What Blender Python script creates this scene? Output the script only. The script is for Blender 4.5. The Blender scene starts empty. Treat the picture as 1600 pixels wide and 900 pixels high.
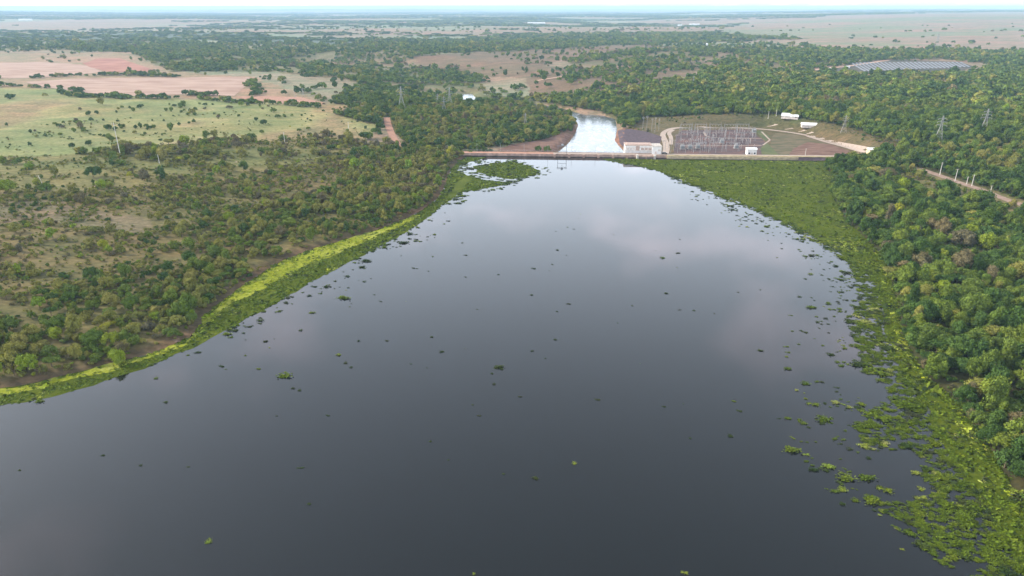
import bpy, bmesh, math, random
import numpy as np
from mathutils import Vector, Matrix
from mathutils.geometry import delaunay_2d_cdt

# ------------------------------------------------------------------ camera, sky, sun, exposure
scene = bpy.context.scene
COL = scene.collection
CAM_H, FPX = 110.0, 1067.0
PITCH = math.atan(440.0 / FPX)
cam_data = bpy.data.cameras.new('camera')
cam_data.sensor_width = 36.0
cam_data.lens = 36.0 * FPX / 1600.0
cam_data.clip_start = 1.0
cam_data.clip_end = 120000.0
cam = bpy.data.objects.new('camera', cam_data)
COL.objects.link(cam)
cam.location = (0, 0, CAM_H)
cam.rotation_euler = (math.pi / 2 - PITCH, 0, 0)
scene.camera = cam

SUN_EL, SUN_AZ = math.radians(30), math.radians(-75)      # azimuth from +Y towards +X: sun stands to the left
world = bpy.data.worlds.new('World')
scene.world = world
world.use_nodes = True
wn, wl = world.node_tree.nodes, world.node_tree.links
wn.clear()
w_out = wn.new('ShaderNodeOutputWorld')
w_bg = wn.new('ShaderNodeBackground')
w_bg.inputs['Strength'].default_value = 0.15
w_sky = wn.new('ShaderNodeTexSky')
w_sky.sky_type = 'NISHITA'
w_sky.sun_disc = False
w_sky.sun_elevation = SUN_EL
w_sky.sun_rotation = SUN_AZ
w_sky.air_density = 1.0
w_sky.dust_density = 1.5
w_sky.ozone_density = 1.0
CLOUD_OFFSET = (-22.872, -6.981, -7.068)
# thin high cloud spread over the whole sky, laid out on a flat layer overhead
w_tc = wn.new('ShaderNodeTexCoord')
w_sep = wn.new('ShaderNodeSeparateXYZ')
wl.new(w_tc.outputs['Generated'], w_sep.inputs[0])
def wmath(op, a, b):
    n = wn.new('ShaderNodeMath'); n.operation = op
    for k, v in enumerate((a, b)):
        if v is None: continue
        if isinstance(v, (int, float)): n.inputs[k].default_value = v
        else: wl.new(v, n.inputs[k])
    return n.outputs[0]
w_z = wmath('ADD', wmath('MAXIMUM', w_sep.outputs['Z'], 0.0), 0.12)
w_cmb = wn.new('ShaderNodeCombineXYZ')
wl.new(wmath('DIVIDE', w_sep.outputs['X'], w_z), w_cmb.inputs[0])
wl.new(wmath('DIVIDE', w_sep.outputs['Y'], w_z), w_cmb.inputs[1])
w_noise = wn.new('ShaderNodeTexNoise')
w_noise.inputs['Scale'].default_value = 1.9
w_noise.inputs['Detail'].default_value = 6.0
w_noise.inputs['Roughness'].default_value = 0.55
w_map = wn.new('ShaderNodeMapping')
w_map.inputs['Location'].default_value = CLOUD_OFFSET
wl.new(w_cmb.outputs[0], w_map.inputs['Vector'])
wl.new(w_map.outputs[0], w_noise.inputs['Vector'])
w_ramp = wn.new('ShaderNodeValToRGB')
w_ramp.color_ramp.elements[0].position = 0.56
w_ramp.color_ramp.elements[0].color = (0, 0, 0, 1)
w_ramp.color_ramp.elements[1].position = 0.78
w_ramp.color_ramp.elements[1].color = (0.55, 0.55, 0.55, 1)
wl.new(w_noise.outputs['Fac'], w_ramp.inputs[0])
w_mix = wn.new('ShaderNodeMixRGB')
wl.new(w_ramp.outputs['Color'], w_mix.inputs['Fac'])
w_hs = wn.new('ShaderNodeHueSaturation')
w_hs.inputs['Saturation'].default_value = 0.55
wl.new(w_sky.outputs[0], w_hs.inputs['Color'])
# thin white veil, thickest towards the horizon all round
w_veil = wn.new('ShaderNodeMixRGB')
w_veil.inputs['Color2'].default_value = (14.6, 15.9, 17.8, 1)
w_ext = wn.new('ShaderNodeMapRange'); w_ext.interpolation_type = 'SMOOTHSTEP'      # the longest path at the horizon dims the veil
w_ext.inputs['From Min'].default_value = -.05; w_ext.inputs['From Max'].default_value = .22
w_ext.inputs['To Min'].default_value = .08; w_ext.inputs['To Max'].default_value = .85
wl.new(w_sep.outputs['Z'], w_ext.inputs['Value'])
wl.new(wmath('MULTIPLY', wmath('POWER', wmath('SUBTRACT', 1.0, wmath('MAXIMUM', w_sep.outputs['Z'], 0.0)), 2.45), w_ext.outputs[0]), w_veil.inputs['Fac'])
wl.new(w_hs.outputs[0], w_veil.inputs['Color1'])
wl.new(w_veil.outputs[0], w_mix.inputs['Color1'])
w_cl = wn.new('ShaderNodeMixRGB'); w_cl.blend_type = 'MULTIPLY'; w_cl.inputs['Fac'].default_value = 1.0      # cloud: brighter and pinker than the sky behind it
w_cl.inputs['Color2'].default_value = (2.25, 1.78, 1.70, 1)
wl.new(w_veil.outputs[0], w_cl.inputs['Color1'])
wl.new(w_cl.outputs[0], w_mix.inputs['Color2'])
wl.new(w_mix.outputs[0], w_bg.inputs['Color'])
wl.new(w_bg.outputs[0], w_out.inputs['Surface'])

sun_data = bpy.data.lights.new('sun', 'SUN')
sun_data.energy = 2.4
sun_data.angle = math.radians(10)
sun_data.color = (1.0, 0.90, 0.74)
sun = bpy.data.objects.new('sun', sun_data)
COL.objects.link(sun)
sd_ = Vector((math.sin(SUN_AZ) * math.cos(SUN_EL), math.cos(SUN_AZ) * math.cos(SUN_EL), math.sin(SUN_EL)))
sun.rotation_euler = sd_.to_track_quat('Z', 'Y').to_euler()

scene.view_settings.view_transform = 'Standard'
scene.view_settings.look = 'None'
scene.view_settings.gamma = 1.0
scene.view_settings.use_curve_mapping = False
scene.view_settings.exposure = 0.9
scene.cycles.max_bounces = 5
scene.cycles.diffuse_bounces = 2
scene.cycles.glossy_bounces = 2
scene.cycles.transmission_bounces = 2
scene.cycles.volume_bounces = 1
scene.cycles.use_denoising = True

# ------------------------------------------------------------------ helpers
rng = np.random.default_rng(7)
random.seed(7)
SP, CP = math.sin(PITCH), math.cos(PITCH)

def ray(px, py):
    dx = (np.asarray(px, float) - 800.0) / FPX
    dy = (450.0 - np.asarray(py, float)) / FPX
    return dx, CP + dy * SP, -SP + dy * CP

def at(px, py, z=0.0):
    """world point of a photo pixel on the level z"""
    x, y, d = ray(px, py)
    t = (z - CAM_H) / d
    return np.stack([x * t, y * t, np.full(np.shape(t), z) if np.ndim(t) else z], -1)

def atp(pts, z=0.0):
    p = np.array(pts, float)
    return at(p[:, 0], p[:, 1], z)[:, :2]

def to_px(x, y, z):
    f = y * CP - (z - CAM_H) * SP
    u = y * SP + (z - CAM_H) * CP
    f = np.maximum(f, 1e-3)
    return 800 + FPX * x / f, 450 - FPX * u / f

def sstep(a, b, x):
    t = np.clip((x - a) / (b - a), 0, 1)
    return t * t * (3 - 2 * t)

def vnoise(x, y, seed=0):
    x = np.asarray(x, float); y = np.asarray(y, float)
    xi, yi = np.floor(x).astype(np.int64), np.floor(y).astype(np.int64)
    fx, fy = x - xi, y - yi
    def h(a, b):
        n = (a * 374761393 + b * 668265263 + seed * 974634777) & 0x7fffffff
        n = ((n ^ (n >> 13)) * 1274126177) & 0x7fffffff
        return ((n ^ (n >> 16)) & 0xffff) / 65535.0
    fx = fx * fx * (3 - 2 * fx); fy = fy * fy * (3 - 2 * fy)
    return (h(xi, yi) * (1 - fx) + h(xi + 1, yi) * fx) * (1 - fy) + (h(xi, yi + 1) * (1 - fx) + h(xi + 1, yi + 1) * fx) * fy

def fbm(x, y, seed=0, n=3):
    s = 0; a = 0.5; t = 0
    for k in range(n):
        s = s + a * vnoise(x * 2 ** k, y * 2 ** k, seed + k * 17); t += a; a *= 0.5
    return s / t

def inside(poly, x, y):
    c = np.zeros(np.shape(x), bool)
    x0, y0 = x.min() if np.size(x) else 0, 0
    n = len(poly)
    for i in range(n):
        (xa, ya), (xb, yb) = poly[i], poly[i - 1]
        if ya == yb: continue
        m = (ya > y) != (yb > y)
        c ^= m & (x < (xb - xa) * (y - ya) / (yb - ya) + xa)
    return c

def linedist(pl, x, y, closed=False):
    d = np.full(np.shape(x), 1e18)
    n = len(pl)
    for i in range(0 if closed else 1, n):
        (xa, ya), (xb, yb) = pl[i - 1], pl[i]
        ex, ey = xb - xa, yb - ya
        L = ex * ex + ey * ey + 1e-12
        t = np.clip(((x - xa) * ex + (y - ya) * ey) / L, 0, 1)
        d = np.minimum(d, (x - xa - t * ex) ** 2 + (y - ya - t * ey) ** 2)
    return np.sqrt(d)

def sdist(poly, x, y):
    x = np.asarray(x, float); y = np.asarray(y, float)
    P = np.array(poly); c = (P.min(0) + P.max(0)) / 2; e = (P.max(0) - P.min(0)) / 2
    d = np.maximum(np.maximum(np.abs(x - c[0]) - e[0], np.abs(y - c[1]) - e[1]), 0)
    near = d < 300                      # far from the outline the box distance is good enough
    if near.any():
        xs, ys = x[near], y[near]
        q = linedist(poly, xs, ys, True)
        d = d.copy(); d[near] = np.where(inside(poly, xs, ys), -q, q)
    return d

def smooth_line(pts, n=3):
    p = np.array(pts, float)
    for _ in range(n):
        q = np.empty((2 * len(p), 2))
        q[0::2] = np.vstack([p[:1], p[:-1] * .75 + p[1:] * .25])[:len(p)]
        a = p[:-1] * .75 + p[1:] * .25; b = p[:-1] * .25 + p[1:] * .75
        q = np.empty((2 * len(a) + 2, 2)); q[0] = p[0]; q[-1] = p[-1]; q[1:-1:2] = a; q[2:-1:2] = b
        p = q
    return p

# ------------------------------------------------------------------ materials
def new_mat(name):
    m = bpy.data.materials.new(name); m.use_nodes = True
    nt = m.node_tree
    return m, nt.nodes, nt.links, nt.nodes['Principled BSDF']

def plain(name, col, rough=0.7, var=0.12, scale=1.5, metal=0.0, spec=0.3):
    """a base colour with a little noise: dirt and wear of the surface"""
    m, N, L, b = new_mat(name)
    tc = N.new('ShaderNodeTexCoord')
    nz = N.new('ShaderNodeTexNoise'); nz.inputs['Scale'].default_value = scale; nz.inputs['Detail'].default_value = 5
    L.new(tc.outputs['Object'], nz.inputs['Vector'])
    r = N.new('ShaderNodeValToRGB')
    r.color_ramp.elements[0].position = .3; r.color_ramp.elements[1].position = .7
    r.color_ramp.elements[0].color = tuple(c * (1 - var * 1.6) for c in col) + (1,)
    r.color_ramp.elements[1].color = tuple(min(1, c * (1 + var)) for c in col) + (1,)
    L.new(nz.outputs['Fac'], r.inputs[0]); L.new(r.outputs[0], b.inputs['Base Color'])
    b.inputs['Roughness'].default_value = rough
    b.inputs['Metallic'].default_value = metal
    b.inputs['Specular IOR Level'].default_value = spec
    return m

def soil(name, c1, c2, scale=0.02, streak=(1, 1, 1), c3=None, detail=8, bump=0.0):
    m, N, L, b = new_mat(name)
    geo = N.new('ShaderNodeNewGeometry')
    mp = N.new('ShaderNodeMapping'); mp.inputs['Scale'].default_value = streak
    L.new(geo.outputs['Position'], mp.inputs['Vector'])
    nz = N.new('ShaderNodeTexNoise'); nz.inputs['Scale'].default_value = scale; nz.inputs['Detail'].default_value = detail
    nz.inputs['Roughness'].default_value = .62
    L.new(mp.outputs[0], nz.inputs['Vector'])
    r = N.new('ShaderNodeValToRGB')
    r.color_ramp.elements[0].position = .36; r.color_ramp.elements[1].position = .64
    r.color_ramp.elements[0].color = c1 + (1,); r.color_ramp.elements[1].color = c2 + (1,)
    if c3:
        e = r.color_ramp.elements.new(.5); e.color = c3 + (1,)
    L.new(nz.outputs['Fac'], r.inputs[0]); L.new(r.outputs[0], b.inputs['Base Color'])
    b.inputs['Roughness'].default_value = .95
    b.inputs['Specular IOR Level'].default_value = .1
    return m

def leaf_mat(name, cols, patch=None):
    """leaf colour differs from plant to plant (Object Info random) and from clump to clump (attribute 'tone')"""
    m, N, L, b = new_mat(name)
    oi = N.new('ShaderNodeObjectInfo')
    r = N.new('ShaderNodeValToRGB')
    els = r.color_ramp.elements
    for k, c in enumerate(cols):
        p = k / (len(cols) - 1)
        if k == 0: e = els[0]; e.position = 0
        elif k == len(cols) - 1: e = els[-1]; e.position = 1
        else: e = els.new(p)
        e.color = c + (1,)
    L.new(oi.outputs['Random'], r.inputs[0])
    at_ = N.new('ShaderNodeAttribute'); at_.attribute_name = 'tone'
    mr = N.new('ShaderNodeMapRange'); mr.inputs['To Min'].default_value = .60; mr.inputs['To Max'].default_value = 1.48
    L.new(at_.outputs['Fac'], mr.inputs['Value'])
    mx = N.new('ShaderNodeVectorMath'); mx.operation = 'SCALE'
    L.new(r.outputs[0], mx.inputs[0]); L.new(mr.outputs[0], mx.inputs['Scale'])
    L.new(mx.outputs[0], b.inputs['Base Color'])
    b.inputs['Roughness'].default_value = .75
    b.inputs['Specular IOR Level'].default_value = .08
    return m

M = {}
M['leaf_dark'] = leaf_mat('leaf_dark', [(.042, .080, .017), (.060, .108, .020), (.050, .092, .022), (.082, .130, .022)])
M['leaf_mid'] = leaf_mat('leaf_mid', [(.088, .140, .022), (.126, .172, .024), (.104, .150, .028), (.155, .196, .026)])
M['leaf_olive'] = leaf_mat('leaf_olive', [(.195, .188, .042), (.245, .230, .050), (.175, .186, .040), (.265, .235, .062)])
M['leaf_lime'] = leaf_mat('leaf_lime', [(.175, .255, .022), (.235, .275, .024), (.150, .245, .024), (.300, .285, .030)])
M['leaf_dry'] = leaf_mat('leaf_dry', [(.150, .124, .058), (.135, .122, .066), (.180, .142, .064), (.122, .112, .050)])
M['bark'] = plain('bark', (.16, .12, .085), .9, .3, 3)
M['hyacinth'] = leaf_mat('hyacinth', [(.066, .105, .008), (.095, .135, .009), (.080, .118, .009), (.130, .165, .013)])
M['hyacinth_dark'] = leaf_mat('hyacinth_dark', [(.028, .050, .010), (.040, .062, .014), (.052, .072, .016), (.045, .050, .022)])
M['hyacinth_pale'] = leaf_mat('hyacinth_pale', [(.19, .23, .03), (.24, .27, .04), (.17, .23, .025), (.30, .30, .09)])
M['hyacinth_yellow'] = leaf_mat('hyacinth_yellow', [(.25, .30, .015), (.32, .34, .02), (.20, .28, .015), (.38, .38, .06)])
M['concrete'] = plain('concrete', (.44, .30, .235), .85, .25, .35)
M['concrete_dark'] = plain('concrete_dark', (.17, .14, .12), .9, .35, .35)
M['beige_concrete'] = plain('beige_concrete', (.44, .345, .22), .85, .2, .5)
M['pale_concrete'] = plain('pale_concrete', (.55, .49, .43), .85, .2, .5)
M['white_paint'] = plain('white_paint', (.80, .77, .73), .6, .08, .4)
M['stained_paint'] = plain('stained_paint', (.66, .57, .50), .7, .2, .5)
M['rose_panel'] = plain('rose_panel', (.50, .36, .29), .7, .15, .8)
M['cream_paint'] = plain('cream_paint', (.72, .60, .36), .6, .1, .6)
M['yellow_paint'] = plain('yellow_paint', (.72, .52, .14), .6, .12, .6)
M['roof_white'] = plain('roof_white', (.82, .81, .79), .45, .07, .5)
M['roof_tile'] = plain('roof_tile', (.42, .22, .15), .8, .2, 1.2)
M['dark_glass'] = plain('dark_glass', (.03, .035, .04), .15, .2, .5, spec=.5)
M['galvanised'] = plain('galvanised', (.36, .35, .34), .5, .12, 2, metal=.15)
M['steel_dark'] = plain('steel_dark', (.24, .21, .19), .5, .2, 2, metal=.3)
M['porcelain'] = plain('porcelain', (.46, .40, .37), .35, .1, 4)
M['pole_concrete'] = plain('pole_concrete', (.66, .62, .56), .8, .12, 1)
M['timber'] = plain('timber', (.30, .24, .18), .9, .25, 2)
M['transformer_grey'] = plain('transformer_grey', (.36, .37, .37), .5, .15, 1.5)
M['tyre'] = plain('tyre', (.025, .025, .025), .9, .2, 3)
M['car_dark'] = plain('car_dark', (.05, .045, .05), .3, .1, 1, spec=.5)
M['panel_blue'] = plain('panel_blue', (.19, .20, .22), .6, .15, .3, spec=.15)
M['water_tank'] = plain('water_tank', (.75, .76, .77), .5, .08, 1)

# ------------------------------------------------------------------ mesh helpers
class MB:
    """collects boxes, bars and prisms into one mesh"""
    def __init__(s): s.v = []; s.f = []
    def add(s, v, f):
        o = len(s.v); s.v += [tuple(p) for p in v]; s.f += [tuple(i + o for i in q) for q in f]
        return s
    def box(s, x0, x1, y0, y1, z0, z1):
        return s.add([(x0, y0, z0), (x1, y0, z0), (x1, y1, z0), (x0, y1, z0), (x0, y0, z1), (x1, y0, z1), (x1, y1, z1), (x0, y1, z1)],
                     [(3, 2, 1, 0), (4, 5, 6, 7), (0, 1, 5, 4), (1, 2, 6, 5), (2, 3, 7, 6), (3, 0, 4, 7)])
    def bar(s, a, b, w, w2=None, n=4):
        a, b = Vector(a), Vector(b); w2 = w if w2 is None else w2
        d = (b - a).normalized()
        u = d.cross(Vector((0, 0, 1)))
        u = Vector((1, 0, 0)) if u.length < 1e-3 else u.normalized()
        t = d.cross(u)
        vs = []
        for p, r in ((a, w), (b, w2)):
            for k in range(n):
                q = 2 * math.pi * (k + .5) / n
                vs.append(p + (u * math.cos(q) + t * math.sin(q)) * r * .7071)
        fs = [(k, (k + 1) % n, n + (k + 1) % n, n + k) for k in range(n)]
        fs += [tuple(range(n - 1, -1, -1)), tuple(range(n, 2 * n))]
        return s.add(vs, fs)
    def lathe(s, prof, n=10, c=(0, 0)):
        vs = [(c[0] + r * math.cos(2 * math.pi * k / n), c[1] + r * math.sin(2 * math.pi * k / n), z) for r, z in prof for k in range(n)]
        fs = [(i * n + k, i * n + (k + 1) % n, (i + 1) * n + (k + 1) % n, (i + 1) * n + k) for i in range(len(prof) - 1) for k in range(n)]
        fs += [tuple(range(n - 1, -1, -1)), tuple(range((len(prof) - 1) * n, len(prof) * n))]
        return s.add(vs, fs)
    def prism(s, prof, y0, y1):
        """profile in x,z swept along y"""
        n = len(prof)
        vs = [(x, y0, z) for x, z in prof] + [(x, y1, z) for x, z in prof]
        fs = [(k, (k + 1) % n, n + (k + 1) % n, n + k) for k in range(n)] + [tuple(range(n - 1, -1, -1)), tuple(range(n, 2 * n))]
        return s.add(vs, fs)
    def mesh(s, name, mat):
        me = bpy.data.meshes.new(name); me.from_pydata(s.v, [], s.f); me.validate(); me.update()
        bm = bmesh.new(); bm.from_mesh(me); bmesh.ops.recalc_face_normals(bm, faces=bm.faces); bm.to_mesh(me); bm.free()
        me.materials.append(M[mat] if isinstance(mat, str) else mat)
        return me
    def build(s, name, mat, parent=None):
        o = bpy.data.objects.new(name, s.mesh(name, mat)); COL.objects.link(o)
        if parent: o.parent = parent
        return o

def tag(o, label=None, cat=None, group=None, kind=None):
    if label: o['label'] = label
    if cat: o['category'] = cat
    if group: o['group'] = group
    if kind: o['kind'] = kind
    return o

def empty(name, loc, rz=0, label=None, cat=None, group=None):
    o = bpy.data.objects.new(name, None); COL.objects.link(o)
    o.empty_display_size = .5
    o.location = loc; o.rotation_euler = (0, 0, rz)
    return tag(o, label, cat, group)

def copy_tree(o, loc=None, rz=None, label=None, parent=None):
    c = o.copy(); COL.objects.link(c); c.parent = parent
    if loc is not None: c.location = loc
    if rz is not None: c.rotation_euler = (0, 0, rz)
    if label: c['label'] = label
    for ch in list(o.children): copy_tree(ch, parent=c)
    return c

def raw_mesh(name, V, F, mats, tone=None, mat_idx=None, smooth=False):
    """numpy arrays straight into a mesh; F is an (n,k) array or a list of such"""
    me = bpy.data.meshes.new(name)
    Fs = F if isinstance(F, list) else [F]
    tot = np.concatenate([np.full(len(f), f.shape[1]) for f in Fs])
    idx = np.concatenate([f.ravel() for f in Fs])
    me.vertices.add(len(V)); me.vertices.foreach_set('co', np.asarray(V, np.float32).ravel())
    me.loops.add(len(idx)); me.loops.foreach_set('vertex_index', idx.astype(np.int32))
    me.polygons.add(len(tot))
    st = np.concatenate([[0], np.cumsum(tot)[:-1]])
    me.polygons.foreach_set('loop_start', st.astype(np.int32))
    if mat_idx is not None: me.polygons.foreach_set('material_index', np.asarray(mat_idx, np.int32))
    for m in mats: me.materials.append(M[m] if isinstance(m, str) else m)
    me.update(calc_edges=True)
    if smooth: me.polygons.foreach_set('use_smooth', np.ones(len(tot), bool))
    if tone is not None:
        a = me.attributes.new('tone', 'FLOAT', 'FACE'); a.data.foreach_set('value', np.asarray(tone, np.float32))
    return me

# ------------------------------------------------------------------ layout: shores, river, dam line
SHORE_L_PX = [(0, 607), (60, 598), (130, 580), (200, 562), (260, 545), (300, 525), (315, 505), (325, 488), (350, 468), (390, 440),
              (430, 413), (480, 392), (540, 374), (600, 356), (650, 335), (685, 310), (698, 285), (705, 264), (718, 250), (728, 245)]
SHORE_R_PX = [(1290, 252), (1298, 280), (1304, 310), (1322, 345), (1352, 372), (1385, 410), (1395, 450), (1405, 500), (1425, 555),
              (1450, 590), (1485, 620), (1520, 665), (1550, 710), (1580, 760), (1605, 795), (1650, 870), (1700, 960)]
shoreL = smooth_line(atp(SHORE_L_PX), 1)
shoreR = smooth_line(atp(SHORE_R_PX), 1)
DAM_A, DAM_B = np.array(at(716, 243.5, 0)[:2]), np.array(at(1322, 250.5, 0)[:2])
dam_dir = (DAM_B - DAM_A) / np.linalg.norm(DAM_B - DAM_A)
dam_nrm = np.array([-dam_dir[1], dam_dir[0]])              # downstream
DAM_LEN = float(np.linalg.norm(DAM_B - DAM_A))
left_tail = [(shoreL[0][0] - 120, shoreL[0][1] - 25), (-520, 90), (-700, -300), (-700, -1500)]
right_tail = [(shoreR[-1][0] + 60, -60), (420, -400), (600, -1500)]
RES = [tuple(p) for p in left_tail[::-1]] + [tuple(p) for p in shoreL] + [tuple(DAM_A + dam_nrm * 2 + dam_dir * 4), tuple(DAM_B + dam_nrm * 2 - dam_dir * 10)] + [tuple(p) for p in shoreR] + right_tail

RIV_Z = -9.0
RIV_PX = [(845, 252), (868, 240), (886, 226), (897, 210), (903, 196), (900, 188), (868, 175), (800, 165), (748, 160), (716, 155), (722, 146), (738, 147), (744, 153),
          (800, 158), (870, 167), (912, 179), (940, 180), (962, 186), (965, 203), (961, 220), (975, 236), (1000, 252)]
RIV = [tuple(p) for p in atp(RIV_PX, RIV_Z)]
RIV_LINE = [tuple(p) for p in atp([(925, 246), (930, 200), (905, 184), (800, 161), (728, 152), (735, 140), (700, 125), (600, 112), (480, 104)], RIV_Z)]

YARD_Z = -5.0
YARD_PX = [(1032, 246), (1036, 224), (1046, 206), (1060, 200), (1190, 198), (1240, 205), (1300, 222), (1340, 238), (1330, 252)]
YARD = [tuple(p) for p in atp(YARD_PX, YARD_Z)]

def height(x, y):
    x = np.asarray(x, float); y = np.asarray(y, float)
    r = np.hypot(x, y)
    sd = sdist(RES, x, y)
    und = (fbm(x / 130, y / 130, 3, 2) - .5) * 5 * sstep(10, 120, sd)
    up = 1.3 * sstep(0, 7, sd) + 6.0 * sstep(0, 220, sd) + und
    far = (fbm(x / 900 + 5.2, y / 900, 11, 3) - .5) * 34 * sstep(1000, 3000, r) + (fbm(x / 5000 + .7, y / 5000, 23, 3) - .45) * 90 * sstep(4000, 14000, r)
    rightness = sstep(.18, .55, x / np.maximum(r, 1))
    far = far * (1 - .75 * rightness * sstep(1500, 3000, r)) + 46 * rightness * sstep(1700, 6500, r)
    h = up + far
    # valley of the river below the dam
    dn = (x - DAM_A[0]) * dam_nrm[0] + (y - DAM_A[1]) * dam_nrm[1]
    below = sstep(0, 12, dn)
    dv = linedist(RIV_LINE, x, y)
    val = sstep(30, 190, dv)
    h = np.where(dn > 0, h * (1 - below) + below * (-6.2 * (1 - val) + h * val), h)
    sv = sdist(RIV, x, y)
    h = np.where(dn > 0, np.minimum(h, np.where(sv > 0, RIV_Z + .3 + 2.6 * sstep(0, 8, sv) + np.maximum(sv - 8, 0) * .25, RIV_Z - 2 * sstep(0, 6, -sv))), h)
    yd = sstep(22, 0, sdist(YARD, x, y)) * (sv > -1)
    h = h * (1 - yd) + YARD_Z * yd
    h = np.where(sd < 0, -3.0 * sstep(0, 14, -sd), h)
    return np.minimum(h, 96.0)

def hz(x, y): return float(height(np.array([x]), np.array([y]))[0])

def ground_at(px, py):
    """where the sight line of photo pixels meets the ground"""
    px = np.atleast_1d(np.asarray(px, float)); py = np.atleast_1d(np.asarray(py, float))
    dx, dyy, dz = ray(px, py)
    n = np.hypot(dx, dyy)
    res = np.zeros((len(px), 3))
    done = np.zeros(len(px), bool)
    lo = np.full(len(px), 60.0)
    R = 60.0
    steps = np.geomspace(60, 30000, 260)
    prev = steps[0]
    hit_lo = np.full(len(px), steps[-1]); hit_hi = np.full(len(px), steps[-1])
    for s in steps[1:]:
        X, Y, Z = dx / n * s, dyy / n * s, CAM_H + dz / n * s
        u = (~done) & (Z <= height(X, Y))
        hit_lo[u] = prev; hit_hi[u] = s; done |= u; prev = s
        if done.all(): break
    for _ in range(12):
        mid = (hit_lo + hit_hi) / 2
        X, Y, Z = dx / n * mid, dyy / n * mid, CAM_H + dz / n * mid
        b = Z <= height(X, Y)
        hit_hi = np.where(b, mid, hit_hi); hit_lo = np.where(b, hit_lo, mid)
    X, Y = dx / n * hit_hi, dyy / n * hit_hi
    return np.stack([X, Y, height(X, Y)], -1)

def gpt(px, py):
    z = 0.0
    for _ in range(16):
        p = at(px, py, z); z = z * .4 + hz(p[0], p[1]) * .6
    return Vector((p[0], p[1], hz(p[0], p[1])))

def gpoly(pts):
    p = np.array(pts, float)
    return [tuple(q) for q in ground_at(p[:, 0], p[:, 1])[:, :2]]

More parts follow.
